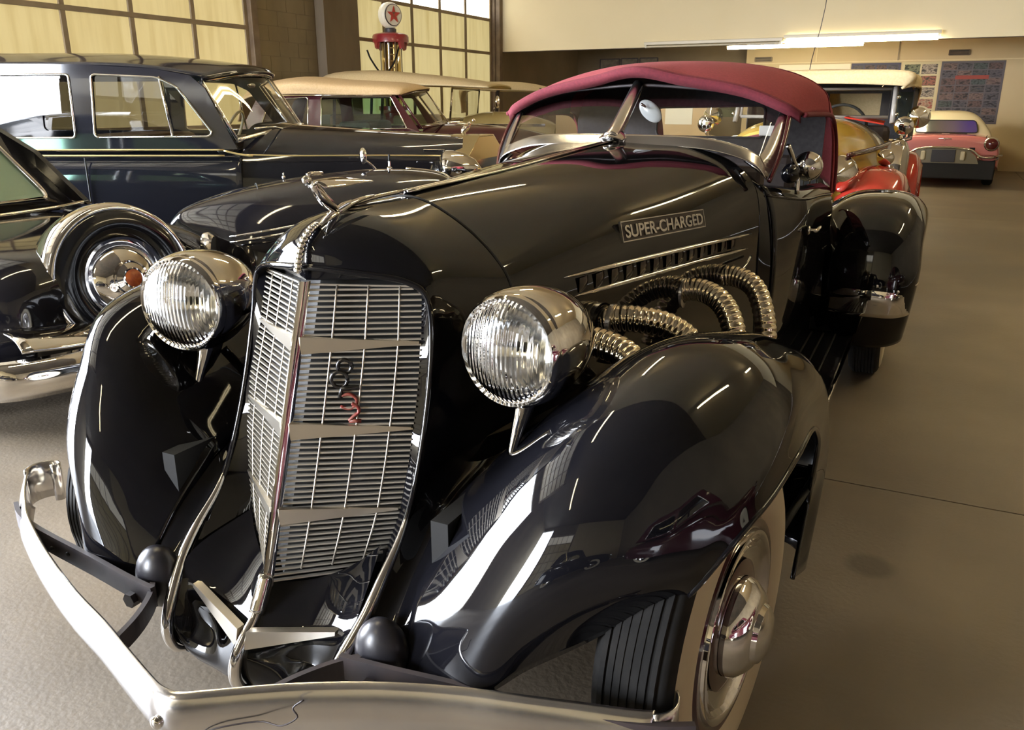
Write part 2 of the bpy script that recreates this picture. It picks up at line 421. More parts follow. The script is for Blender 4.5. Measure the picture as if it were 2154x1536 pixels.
# the open bay's sectional door, rolled up and hanging flat under the ceiling
od = bpy.data.objects.new('door_4', None); COL.objects.link(od); struct(od, 'open overhead door hanging flat below the ceiling')
pane_up = noisy('dull_fibreglass', (0.52, 0.44, 0.32), (0.60, 0.51, 0.37), 1.5, 0.6)
xo = [-7.2 + .64 * i for i in range(7)]; yo = [-3.0 + .98 * i for i in range(6)]
for i in range(6):
    for j in range(5): box('pane', xo[i] + .03, xo[i + 1] - .03, yo[j] + .03, yo[j + 1] - .03, 4.02, 4.04, pane_up, od)
for x in xo: box('rail', x - .03, x + .03, yo[0], yo[-1], 3.99, 4.05, steel_m, od)
for y in yo: box('stile', xo[0], xo[-1], y - .03, y + .03, 3.98, 4.05, steel_m, od)
for y in (yo[0] - .08, yo[-1] + .08): box('track', xo[0] - .2, xo[-1] + .2, y - .03, y + .03, 3.96, 4.06, steel_d, od)
# mezzanine front and its low ceiling
struct(box('wall_upper', WL, WR, MEZ, MEZ + 0.15, 2.40, ZC, wall_cream), 'cream upper wall of the mezzanine')
struct(box('ceiling_lower', WL, WR, MEZ + 0.15, WB, 2.78, 2.86, wall_cream), 'low ceiling under the mezzanine')
box('soffit_board', WL, WR, MEZ + 0.001, MEZ + 0.149, 2.392, 2.40, steel_d, bpy.data.objects['wall_upper'])
struct(box('trim_1', WL + 0.0, WL + 0.14, MEZ - 0.14, MEZ, 0, ZC, steel_d, None, 0.01), 'dark corner post beside the second door')
# lit far office wall, a shallow step in front of the back wall
far = struct(box('wall_office', -3.15, WR, WB - 0.35, WB - 0.001, 0, 2.78, wall_tan), 'lit cream wall at the far end')
box('picture_rail', -3.15, WR, WB - 0.375, WB - 0.351, 2.225, 2.25, wall_cream, far, .004)
box('wall_batten', 0.05, 0.075, WB - 0.37, WB - 0.351, 2.25, 2.78, steel_m, far)
box('wall_batten', -1.62, -1.60, WB - 0.37, WB - 0.351, 2.25, 2.78, wall_cream, far)
FY = WB - 0.352

# ------------------------------------------------------------------ ceiling tubes
tube_m = mat('fluorescent_tube', (1, 1, 1), 0.5, emit=(1.0, 0.84, 0.52, 52.0))
tube_vis = mat('bright_fluorescent_tube', (1, 1, 1), 0.5, emit=(1.0, 0.88, 0.60, 34.0))
fix_m = mat('fixture_enamel', (0.62, 0.56, 0.42), 0.4)
def strip_light(x, y, z, length, along, label, group=None, lit=True, hang=0.0, m=None, double=True):
    t = thing('fluorescent_light', label, 'light', (x, y, z), 0 if along == 'x' else 90, group)
    h = length / 2
    box('housing', -h - .04, h + .04, -.06, .06, 0.03, 0.09, fix_m, t, .008)
    rt = .034 if m else .016
    for s in ((-1, 1) if double else (0,)):
        lathe('tube', [(0.0, -h), (rt, -h), (rt, h), (0.0, h)], (m or tube_m) if lit else fix_m, t, 12, 'X', T(0, s * .035, s * (.03 if m else 0)))
    for s in (-1, 1): box('lamp_holder', s * h - .012 if s > 0 else -h - .018, s * h + .018 if s > 0 else -h + .012, -.055, .055, -.02, .035, fix_m, t)
    if hang:
        for s in (-.7, .7): tube('hanger_wire', [(s * h, 0, .09), (s * h, 0, .09 + hang)], .003, dark_steel, t, 5)
    return t
for x, y in ((-1.9, -4.6), (-1.9, 0.4), (-1.9, 5.4), (3.4, 3.4), (3.4, 8.6)):
    strip_light(x, y, ZC - 0.34, 2.4, 'y', 'twin-tube fluorescent light hung below the ceiling above the cars', 'ceiling tube lights above the cars', hang=.25)
strip_light(-0.385, MEZ - 0.08, 2.44, 2.45, 'x', 'brightly lit fluorescent tube on the edge of the mezzanine', m=tube_vis)
strip_light(-2.95, MEZ - 0.08, 2.40, 2.5, 'x', 'unlit fluorescent fitting left of the bright tube', lit=False)
strip_light(-1.72, 16.5, 2.47, 2.55, 'x', 'lower glowing fluorescent tube behind the mezzanine edge', m=tube_vis, hang=.22)
tag(tube('cable', [(-0.60, 12.0, ZC), (-0.62, 12.0, 2.8), (-0.75, 12.0, 1.9), (-0.78, 12.0, 1.2)], .006, dark_steel, None, 6, 12), 'thin dark cable hanging past the bright tubes', 'cable')

# ------------------------------------------------------------------ far wall: vents, posters, frames
slot = mat('vent_dark', (0.03, 0.028, 0.022), 0.7)
def vent(x0, x1, z0, z1, label, m=steel_d):
    t = thing('air_vent', label, 'vent', ((x0 + x1) / 2, FY, (z0 + z1) / 2), 0, 'air vents on the far wall')
    w, h = (x1 - x0) / 2, (z1 - z0) / 2
    box('backing', -w, w, -.012, 0, -h, h, slot, t)
    for s in (-1, 1): box('frame', s * w - .012, s * w + .012, -.03, 0, -h, h, m, t)
    for s in (-1, 1): box('frame', -w, w, -.03, 0, s * h - .008, s * h + .008, m, t)
    for k in range(5): box('slat', -w, w, -.026, -.016, -h + .02 + k * (2 * h - .04) / 5, -h + .026 + k * (2 * h - .04) / 5, m, t)
vent(-2.95, -2.58, 2.285, 2.375, 'olive air vent left of the yellow car roof', steel_m)
vent(1.03, 1.41, 2.33, 2.43, 'dark air vent above the blue poster')

def photo_mat(i, base, spot):
    m = noisy('poster_photo_%d' % i, base, tuple(c * 0.35 for c in base), 9, 0.6, c3=spot, p1=0.38, p2=0.6, stretch=(1, 1, 2.2))
    return m
rp = random.Random(3)
pm_warm = [photo_mat(i, c, s) for i, (c, s) in enumerate([((.10, .09, .05), (.35, .12, .08)), ((.30, .10, .06), (.45, .35, .22)), ((.04, .05, .03), (.20, .22, .12)), ((.28, .06, .04), (.4, .3, .2)), ((.12, .10, .08), (.42, .36, .28))])]
pm_blue = [photo_mat(i + 10, c, s) for i, (c, s) in enumerate([((.035, .035, .048), (.08, .07, .07)), ((.04, .03, .03), (.12, .07, .065)), ((.025, .035, .034), (.065, .085, .08)), ((.035, .033, .048), (.09, .08, .09)), ((.10, .065, .06), (.17, .115, .10))])]
def poster(x0, x1, z0, z1, cols, rows, sheet, mats_, label, gap=.02, y=FY, mar=.03):
    t = thing('poster', label, 'poster', ((x0 + x1) / 2, y, (z0 + z1) / 2))
    w, h = (x1 - x0) / 2, (z1 - z0) / 2
    box('sheet', -w, w, -.004, 0, -h, h, sheet, t)
    cw, ch = (2 * w - 2 * mar) / cols, (2 * h - 2 * mar) / rows
    for i in range(cols):
        for j in range(rows):
            a = -w + mar + i * cw; c = -h + mar + j * ch
            box('photo_print', a + gap / 2, a + cw - gap / 2, -.006, -.004, c + gap / 2, c + ch - gap / 2, mats_[rp.randrange(len(mats_))], t)
    return t
poster(0.17, 0.90, 0.98, 2.21, 2, 5, mat('cream_poster_sheet', (.62, .56, .34), .7), pm_warm, 'cream poster with two columns of car photos', .035)
bp_ = poster(0.92, 2.10, 0.95, 2.21, 4, 8, mat('mauve_poster_sheet', (.10, .09, .10), .6), pm_blue, 'dark blue poster with a grid of small car photos', .022)
box('title_strip', -.30, .32, -.0075, -.006, .27, .345, mat('faded_red_print', (.30, .06, .045), .7), bp_)
poster(-0.86, 0.14, 1.62, 2.205, 4, 2, mat('navy_poster_sheet', (.05, .05, .09), .6), pm_blue, 'navy poster strip above the yellow car roof', .03)
tag(box('paper_sheet', -2.40, -0.88, FY - .004, FY, 1.62, 2.20, mat('white_paper_sheet', (.85, .80, .62), .8)), 'long blank white sheet pinned on the far wall', 'poster')
def picture(x0, x1, z0, z1, k):
    t = thing('picture_frame', 'small dark framed picture, %s of the three on the brown wall' % k, 'picture', ((x0 + x1) / 2, WB, (z0 + z1) / 2), 0, 'framed pictures on the brown back wall')
    w, h = (x1 - x0) / 2, (z1 - z0) / 2
    box('print', -w, w, -.012, 0, -h, h, noisy('framed_print', (.22, .19, .14), (.09, .075, .055), 7, .6), t)
    for s in (-1, 1): box('moulding', s * w - .013, s * w + .013, -.03, 0, -h, h, dark_steel, t)
    for s in (-1, 1): box('moulding', -w, w, -.03, 0, s * h - .013, s * h + .013, dark_steel, t)
picture(-6.88, -6.37, 2.19, 2.435, 'leftmost'); picture(-6.32, -5.89, 2.19, 2.44, 'middle'); picture(-5.83, -5.38, 2.19, 2.44, 'rightmost')
# tan partition board and papers seen through the rear window of the black roadster
bd = thing('notice_board', 'tan board wall with papers beyond the black roadster', 'board', (-2.6, 9.6, 0), 0)
box('board', -1.15, 1.0, 0, .05, 0, 1.62, wood, bd)
box('paper_note', -.45, .05, -.006, 0, 1.18, 1.42, mat('yellow_paper', (.62, .48, .26), .9), bd)
box('paper_note', .42, .78, -.006, 0, 1.10, 1.48, paper, bd)

# ------------------------------------------------------------------ gas pump
struct(box('trim_2', -7.44, -6.88, 10.33, 10.87, 0, .06, MATS['grille_metal'] if 0 else steel_d, None, .01), 'low plinth under the gas pump')
gp = thing('gas_pump', 'old red-topped visible gas pump with a white star globe', 'gas pump', (-7.16, 10.60, .06), 72)
pump_red = mat('pump_red', (.26, .02, .025), .35, 0, coat=.5)
globe_m = mat('milk_glass', (.78, .74, .62), .3, emit=(1, .9, .65, .10))
lathe('base', [(0, 0), (.23, 0), (.23, .05), (.20, .08), (.19, .5), (.18, 1.15), (.24, 1.2), (.24, 1.26), (0, 1.26)], pump_red, gp, 28)
lathe('glass_cylinder', [(.155, 1.26), (.155, 2.26)], thin_glass('pump_glass', (.72, .62, .42)), gp, 28)
for k in range(6):
    a = k * PI / 3 + .3; tube('guard_rod', [(.17 * math.cos(a), .17 * math.sin(a), 1.26), (.17 * math.cos(a), .17 * math.sin(a), 2.26)], .009, steel_m, gp, 8)
tube('gauge_rod', [(0, 0, 1.26), (0, 0, 2.26)], .035, mat('brass_gauge', (.30, .22, .10), .4, 1.0), gp, 8)
for k in range(9): box('gauge_mark', -.05, .05, -.04, -.036, 1.36 + k * .1, 1.38 + k * .1, paper, gp)
cp = lathe('canopy', [(0, 2.42), (.10, 2.41), (.24, 2.385), (.28, 2.37), (.295, 2.34), (.295, 2.25), (.28, 2.25), (.275, 2.30), (0, 2.30)], pump_red, gp, 36)
for a in (0, 90, 180, 270):
    M = rot('Z', a); bm = bmesh.new(); vs = [bm.verts.new(M @ Vector(p)) for p in [(.25, -.05, 2.26), (.300, -.05, 2.27), (.306, -.02, 2.16), (.27, -.03, 2.14), (.25, .05, 2.26), (.300, .05, 2.27), (.306, .02, 2.16), (.27, .03, 2.14)]]
    for f in [(0, 1, 2, 3), (4, 7, 6, 5), (0, 4, 5, 1), (1, 5, 6, 2), (2, 6, 7, 3), (3, 7, 4, 0)]: bm.faces.new([vs[i] for i in f])
    from_bm('canopy_scroll', bm, pump_red, gp)
lathe('globe_collar', [(0, 2.40), (.10, 2.40), (.10, 2.46), (.085, 2.47), (0, 2.47)], dark_steel, gp, 20)
lathe('globe', [(0, -.10), (.10, -.10), (.165, -.085), (.195, -.05), (.20, 0), (.195, .05), (.165, .085), (.10, .10), (0, .10)], globe_m, gp, 32, 'Y', T(0, 0, 2.665))
face = lathe('globe_face', [(0, -.108), (.155, -.103), (.16, -.095)], mat('globe_face_white', (.74, .70, .60), .3), gp, 32, 'Y', T(0, 0, 2.665))
lathe('globe_ring', [(.155, -.106), (.165, -.108), (.168, -.09)], dark_steel, gp, 32, 'Y', T(0, 0, 2.665))
st = []
for k in range(10):
    a = PI / 2 + k * PI / 5; r = .135 if k % 2 == 0 else .055; st.append((r * math.cos(a), -.112, 2.665 + r * math.sin(a)))
mesh('star', st, [tuple(range(10))], mat('star_red', (.42, .035, .025), .4), gp, False, solid=.004)
text('letter', 'T', .10, T(-.033, -.117, 2.632) @ rot('X', 90), mat('letter_green', (.03, .10, .05), .4), gp, .001)
tube('hose', [(.10, -.1, 2.2), (-.2, -.30, 1.9), (-.45, -.35, 1.75), (-.62, -.30, 1.95), (-.66, -.25, 2.1)], .014, rubber, gp, 8, 24)

# ================================================================== BLACK ROADSTER (main subject)
# built in its own units under an empty scaled to real size; nose towards -Y, left side of the car towards +X
car = thing('roadster', 'large black vintage roadster with maroon soft top filling the foreground', 'car', (0, 0, 0.108), 0, None, 0.915)
WC = Vector((0.925, 0.096, 0.278))

def both(sec, sx=1, leftk=1.0):
    return [[(sx * (0.36 + (p[0] - 0.36) * leftk if p[0] > 0.36 else p[0]), p[1], p[2]) for p in s] for s in sec]
FS = [
[(.36,-.38,.28),(.45,-.40,.30),(.553,-.40,.32),(.62,-.345,.36),(.70,-.285,.40),(.76,-.25,.44),(.82,-.215,.475),(.87,-.20,.50)],
[(.35,-.30,.40),(.45,-.345,.43),(.56,-.37,.48),(.66,-.36,.53),(.74,-.33,.56),(.81,-.29,.57),(.87,-.24,.57),(.90,-.20,.55)],
[(.345,-.20,.48),(.45,-.255,.56),(.56,-.285,.64),(.67,-.29,.70),(.77,-.26,.72),(.86,-.21,.70),(.92,-.16,.665),(.945,-.15,.62)],
[(.34,-.10,.54),(.45,-.14,.63),(.57,-.16,.745),(.69,-.16,.82),(.80,-.13,.835),(.89,-.08,.79),(.955,-.04,.72),(.98,-.03,.655)],
[(.36,.15,.58),(.45,.12,.67),(.57,.10,.79),(.69,.10,.87),(.80,.12,.882),(.90,.14,.84),(.97,.15,.76),(1.0,.15,.675)],
[(.42,.42,.58),(.51,.42,.67),(.61,.42,.765),(.71,.42,.825),(.82,.42,.838),(.92,.42,.79),(.985,.42,.715),(1.0,.40,.64)],
[(.50,.74,.52),(.58,.74,.60),(.67,.74,.68),(.76,.74,.73),(.86,.74,.735),(.945,.73,.70),(.995,.70,.63),(1.0,.60,.53)],
[(.56,1.0,.42),(.64,1.0,.46),(.72,1.0,.50),(.80,1.0,.52),(.88,.99,.52),(.955,.98,.49),(.997,.93,.44),(.985,.74,.38)],
[(.60,1.13,.22),(.68,1.13,.24),(.76,1.13,.25),(.84,1.12,.26),(.90,1.12,.26),(.96,1.11,.25),(.99,1.08,.24),(.965,.92,.21)],
[(.65,1.02,.02),(.72,1.02,.02),(.79,1.01,.02),(.85,1.0,.02),(.91,.98,.02),(.95,.94,.02),(.985,.86,.02),(.965,.72,.05)]]
for sx, lk, lab in ((1, 1.0, None), (-1, .94, None)):
    sec = [[(p[0], p[1] + (.85 * max(0, p[0] - .46) ** 2 * (1, 1, 1, .6, .25)[i] if (sx < 0 and i < 5) else 0), p[2]) for p in r] for i, r in enumerate(FS)]
    G = surf(both(sec, sx, lk), 84, 56)
    if sx < 0: G = [list(reversed(r)) for r in G]
    fd = grid('front_fender', G, black, car)
    fd.modifiers.new('t', 'SOLIDIFY').thickness = .006; fd.modifiers['t'].offset = 0
    # rolled bead along the wheel opening
    rim = [Vector(s[-1]) for s in both(sec, sx, lk)]
    tube('fender_bead', rim, .007, black, fd, 8, 60)
    # strut to the trailing edge
    tube('fender_strut', [(sx * .93 * (1 if sx > 0 else .93), .62, .25), (sx * .97 * (1 if sx > 0 else .93), 1.0, .26)], .012, underbody, fd, 6)

# ---- nose shell, hood
def mirror(sec): return [(-p[0], p[1], p[2]) for p in reversed(sec[1:])] + list(sec)
F0 = [(0,-.155,1.03),(.07,-.138,1.025),(.14,-.105,1.015),(.2,-.068,1.0),(.240,-.05,.965),(.254,-.06,.86),(.260,-.105,.70),(.262,-.175,.54),(.260,-.27,.42)]
F1 = [(0,-.128,1.088),(.06,-.115,1.08),(.13,-.08,1.06),(.195,-.045,1.03),(.245,-.03,.985),(.264,-.03,.86),(.268,-.06,.7),(.268,-.13,.54),(.266,-.20,.42)]
F2 = [(0,-.015,1.134),(.065,-.01,1.123),(.135,0,1.097),(.205,.01,1.05),(.255,.02,.985),(.278,.03,.86),(.285,.03,.7),(.288,.0,.54),(.29,-.05,.40)]
F3 = [(0,.233,1.142),(.075,.233,1.129),(.17,.233,1.08),(.25,.233,1.015),(.298,.233,.945),(.315,.233,.84),(.32,.233,.7),(.33,.233,.54),(.33,.233,.38)]
nose = grid('nose_shell', surf([mirror(s) for s in (F0, F1, F2, F3)], 26, 97), black, car)
lip = tube('shell_lip', mirror(F0), .007, black, nose, 8, 90)
H1 = [(0,.8,1.168),(.105,.8,1.160),(.205,.8,1.135),(.30,.8,1.085),(.368,.8,1.005),(.395,.8,.90),(.40,.8,.75),(.40,.8,.56),(.40,.8,.38)]
H2 = [(0,1.3,1.195),(.13,1.3,1.186),(.255,1.3,1.158),(.372,1.3,1.102),(.447,1.3,1.01),(.476,1.3,.90),(.48,1.3,.75),(.48,1.3,.56),(.48,1.3,.38)]
H3 = [(0,1.74,1.217),(.15,1.75,1.209),(.31,1.78,1.198),(.455,1.82,1.150),(.545,1.86,1.06),(.575,1.88,.93),(.585,1.88,.75),(.59,1.88,.56),(.59,1.88,.38)]
F3b = [(p[0] + (.0015 if p[0] else 0), .2345, p[2] + .002) for p in F3]
hood = grid('hood', surf([mirror(s) for s in (F3b, H1, H2, H3)], 60, 97), black, car)
# dark gap between nose shell and hood
tube('hood_seam', mirror([(p[0], p[1], p[2]) for p in F3]), .0035, underbody, hood, 6, 90)
# cowl in front of the doors with its lower sill
C1 = [(0,1.78,1.205),(.15,1.8,1.2),(.33,1.83,1.185),(.47,1.88,1.13),(.565,1.92,1.04),(.605,1.95,.92),(.625,1.95,.75),(.63,1.95,.56),(.63,1.95,.34)]
C0 = [(p[0] + (.002 if p[0] else 0), p[1] + .003, p[2] + .001) for p in H3]
cowl = grid('cowl', surf([mirror(s) for s in (C0, C1)], 12, 97), black, car)
# raised chrome strip down the centre of the hood, split in two runs
cs = [(0,-.06,1.128),(0,.0,1.140),(0,.10,1.150),(0,.225,1.154)]
tube('centre_strip', cs, .007, chrome, car, 8, 16, flat=.8)
for s in (-1, 1): tube('centre_strip', [(s*.008,.24,1.152),(s*.008,.8,1.172),(s*.008,1.3,1.199),(s*.008,1.74,1.222)], .0045, chrome, car, 8, 30)
tube('centre_hinge', [(0,.24,1.149),(0,.8,1.170),(0,1.3,1.197),(0,1.74,1.220)], .006, black, car, 8, 30)

# ---- hood side: louvre strips, badge, latch
def hood_side(y, z):
    """x of the hood side at (y, z)"""
    S = [F3, H1, H2, H3]; ysx = [.233, .8, 1.3, 1.85]
    def xs(sec, z):
        for a, b in zip(sec, sec[1:]):
            if b[2] <= z <= a[2]: t = (a[2] - z) / (a[2] - b[2] + 1e-9); return a[0] + (b[0] - a[0]) * t
        return sec[-1][0]
    k = 0
    while k < 2 and y > ysx[k + 1]: k += 1
    t = (y - ysx[k]) / (ysx[k + 1] - ysx[k]); return xs(S[k], z) * (1 - t) + xs(S[k + 1], z) * t
def side_line(y0, z0, y1, z1, off, n=14):
    return [(hood_side(y0 + (y1 - y0) * i / n, z0 + (z1 - z0) * i / n) + off, y0 + (y1 - y0) * i / n, z0 + (z1 - z0) * i / n) for i in range(n + 1)]
for s in (1, -1):
    for (ya, za, yb, zb) in ((.46, .925, 1.78, .878), (.50, .868, 1.75, .825)):
        P = [(s * p[0], p[1], p[2]) for p in side_line(ya, za, yb, zb, .004)]
        tube('louvre_strip', P, .006, chrome, car, 8, 40, rf=lambda u: .0015 + .0055 * min(1, 8 * u, 10 * (1 - u)))
    for k in range(13):                                           # louvre vents between the two strips
        y = .56 + k * .088; z = .893 - k * .0026; x = hood_side(y, z)
        G = []
        for i in range(5):
            a = i / 4; G.append([Vector((s * (x + .001 + .005 * math.sin(PI * a) * math.sin(PI * min(1, .15 + j / 5))), y - .036 + .072 * a, z + .020 - .040 * j / 4)) for j in range(5)])
        if s < 0: G.reverse()
        grid('louvre', G, mat('aubergine_reveal', (.012, .006, .010), .15, 0, ior=1.6), car)
# raised name plate SUPER-CHARGED on the visible hood side
def on_side(y, z, off=.0):
    x = hood_side(y, z); e = .02
    ty = Vector((hood_side(y + e, z) - hood_side(y - e, z), 2 * e, 0)).normalized(); tz = Vector((hood_side(y, z + e) - hood_side(y, z - e), 0, 2 * e)).normalized()
    n = ty.cross(tz).normalized()
    if n.x < 0: n = -n
    return Vector((x, y, z)) + n * off, ty, tz, n
bp0, ty, tz, nn = on_side(1.06, .975, .004)
p_a, _, _, _ = on_side(.80, .978, .006); p_b, _, _, _ = on_side(1.37, .958, .006)
ty = (p_b - p_a).normalized(); tz = (tz - ty * tz.dot(ty)).normalized(); nn = ty.cross(tz); nn = nn if nn.x > 0 else -nn
BM = Matrix((( ty.x, tz.x, nn.x, p_a.x), (ty.y, tz.y, nn.y, p_a.y), (ty.z, tz.z, nn.z, p_a.z), (0, 0, 0, 1)))
Lb = (p_b - p_a).length
npl = box('name_plate', 0, Lb, -.006, .050, -.006, .002, mat('plate_black', (.02, .012, .012), .3), car, .002, M=BM)
for a, c, d, e_ in ((0, Lb, .050, .0535), (0, Lb, -.0085, -.0055), (-.003, 0, -.0085, .0535), (Lb, Lb + .003, -.0085, .0535)):
    box('plate_border', a, c, d, e_, -.004, .004, chrome_dull, npl, M=BM)
tx = text('plate_lettering', 'SUPER-CHARGED', .052, BM @ T(.012, .0035, .003) @ Matrix.Diagonal((1, 1, 1, 1)), chrome_dull, npl, .0025)
# fit lettering to the plate
xs_l = [(BM.inverted() @ v.co).x for v in tx.data.vertices]; k = (Lb - .03) / (max(xs_l) - min(xs_l)); x0l = min(xs_l)
for v in tx.data.vertices:
    q = BM.inverted() @ v.co; q.x = .015 + (q.x - x0l) * k; v.co = BM @ q
# latch handle
lx, _, _, _ = on_side(1.66, .78, .02)
tube('hood_latch', [lx + Vector((0, -.12, .0)), lx + Vector((.01, -.08, -.012)), lx + Vector((.015, .0, .0)), lx + Vector((.01, .10, .012))], .006, chrome, car, 8, 20)
sphere('latch_knob', lx + Vector((-.01, .12, -.06)), .009, chrome, car, 10)

# ---- radiator grille
def Cz(z):                                                          # V edge
    return Vector((0, -.151 - (1.0 - z) * .309, z))
SD = [(.216,-.032,.985),(.228,-.06,.86),(.236,-.10,.74),(.232,-.13,.62),(.218,-.155,.50),(.196,-.175,.42),(.172,-.19,.345)]
def Sz(z):
    for a, b in zip(SD, SD[1:]):
        if b[2] <= z <= a[2]:
            t = (a[2] - z) / (a[2] - b[2]); return Vector([a[i] + (b[i] - a[i]) * t for i in range(3)])
    return Vector(SD[0] if z > SD[0][2] else SD[-1])
nb = 54
for s in (1, -1):
    fl_ = lambda v: Vector((s * v.x, v.y, v.z))
    for k in range(nb):
        z = .992 - k * (.992 - .372) / (nb - 1)
        a, b_ = fl_(Cz(z)), fl_(Sz(z)); d = (b_ - a); n_ = Vector((s * d.y, -abs(d.x), 0)).normalized()
        zc = 0.0
        if z < .41: b_ = a + d * (1 - (.41 - z) * 9)
        up = Vector((0, 0, 1)); h, w = .0019, .0035
        vs = [p + up * (h * u_) + n_ * (w * v_) for p in (a, b_) for u_ in (-1, 1) for v_ in (-1, 1)]
        me_f = [(0, 1, 3, 2), (4, 6, 7, 5), (0, 4, 5, 1), (2, 3, 7, 6), (0, 2, 6, 4), (1, 5, 7, 3)]
        mesh('grille_bar', vs, me_f, alu, car, False)
    for fq in (.28, .55, .82):
        P = []
        for i in range(16):
            z = .992 - i * .6 / 15; a, b_ = fl_(Cz(z)), fl_(Sz(z)); 
            q = a + (b_ - a) * fq; P.append(q + Vector((0, -.004, 0)))
        tube('grille_upright', P, .0021, alu, car, 6)
    # four tapering spears, the lowest one on the apron
    for k, z in enumerate((.868, .690, .512)):
        a, b_ = fl_(Cz(z)), fl_(Sz(z)); n_ = Vector((s * .45, -.9, 0)).normalized() * .014; zz = Vector((0, 0, 1))
        a2 = a + (b_ - a) * .03; b2 = a + (b_ - a) * .985
        vs = [a2 + n_ + zz * .018, a2 + n_ * .9 - zz * .020, b2 + n_ * .5 + zz * .003, b2 + n_ * .5 - zz * .003]
        vs += [v - n_ * .9 for v in vs]
        mesh('grille_spear', vs, [(0, 2, 3, 1), (4, 5, 7, 6), (0, 1, 5, 4), (2, 6, 7, 3), (0, 4, 6, 2), (1, 3, 7, 5)], spear_m, car, False)
    # dark recess between bars and shell lip
    A = [fl_(Sz(z)) for z in (1.0, .92, .8, .7, .6, .5, .42, .36)]
    Bq = [fl_(Vector(p)) for p in [(.238,-.052,.99),(.252,-.055,.90),(.257,-.075,.78),(.260,-.105,.70),(.262,-.14,.61),(.262,-.19,.51),(.260,-.25,.44),(.256,-.30,.385)]]
    grid('grille_jamb', [A, Bq] if s > 0 else [Bq, A], black, car)
    back = [fl_(Cz(z) + Vector((0, .05, 0))) for z in (1.03, .36)] + [fl_(Sz(z) + Vector((0, .05, 0))) for z in (.36, .5, .62, .74, .98)]
    mesh('radiator_core', [Vector(v) for v in back], [tuple(range(7))], underbody, car, False)
# header strip above the bars
hd = [[Cz(1.0)] + [Vector((x, -.151 + x * .55, 1.0 - max(0, x - .16) * .3)) for x in (.06, .12, .18, .216)], [Vector(F0[0]), Vector(F0[1]), Vector(F0[2]), Vector(F0[3]), Vector(F0[4])]]
for s in (1, -1):
    A = [[Vector((s * v.x, v.y, v.z)) for v in r] for r in hd]
    grid('grille_header', A if s > 0 else A[::-1], black, car)
# prow moulding on the V edge
prow = [(-.013,0), (-.010,-.012), (0,-.020), (.010,-.012), (.013,0)]
G = [[Cz(z) + Vector((px_ * 1.0, py_, 0)) for px_, py_ in prow] for z in (1.0, .9, .8, .7, .6, .5, .42, .365)]
grid('prow_moulding', G, chrome, car, angle=40)
# number 852 standing on the grille
gdir = (Sz(.78) - Cz(.78)).normalized(); gn = Vector((-gdir.y, gdir.x, 0)); gn = gn if gn.y < 0 else -gn; gn.normalize()
gup = gn.cross(gdir).normalized(); gup = gup if gup.z > 0 else -gup
def gpt(z, fr, u, v, o=.012): return Cz(z) + (Sz(z) - Cz(z)) * fr + gdir * u + Vector((0, 0, 1)) * v + gn * o
nbadge = []
def ring(cz, fr, r, m): 
    c = gpt(cz, fr, 0, 0)
    return tube('badge_digit', [c + gdir * (r * math.cos(a)) + Vector((0, 0, 1)) * (r * math.sin(a)) for a in [2 * PI * i / 24 for i in range(25)]], .0045, m, car, 6)
ring(.824, .40, .0150, badge_dark); ring(.797, .37, .0175, badge_dark)
def stroke(pts, cz, fr, m, r=.0048): return tube('badge_digit', [gpt(cz, fr, u, v) for u, v in pts], r, m, car, 6, 20, flat=.8)
tube('badge_digit', [gpt(.778, .41, u, v) for u, v in [(.034, .002), (-.004, .0), (-.008, -.020)]], .006, badge_dark, car, 6)
stroke([(-.008, -.016), (.010, -.013), (.024, -.024), (.022, -.038), (.008, -.046), (-.012, -.041)], .778, .42, badge_red)
stroke([(.006, .006), (.018, -.002), (.020, -.014), (.008, -.024), (-.002, -.034)], .742, .47, badge_red)
tube('badge_digit', [gpt(.742, .47, u, v) for u, v in [(-.002, -.034), (.024, -.035)]], .0048, badge_red, car, 6)

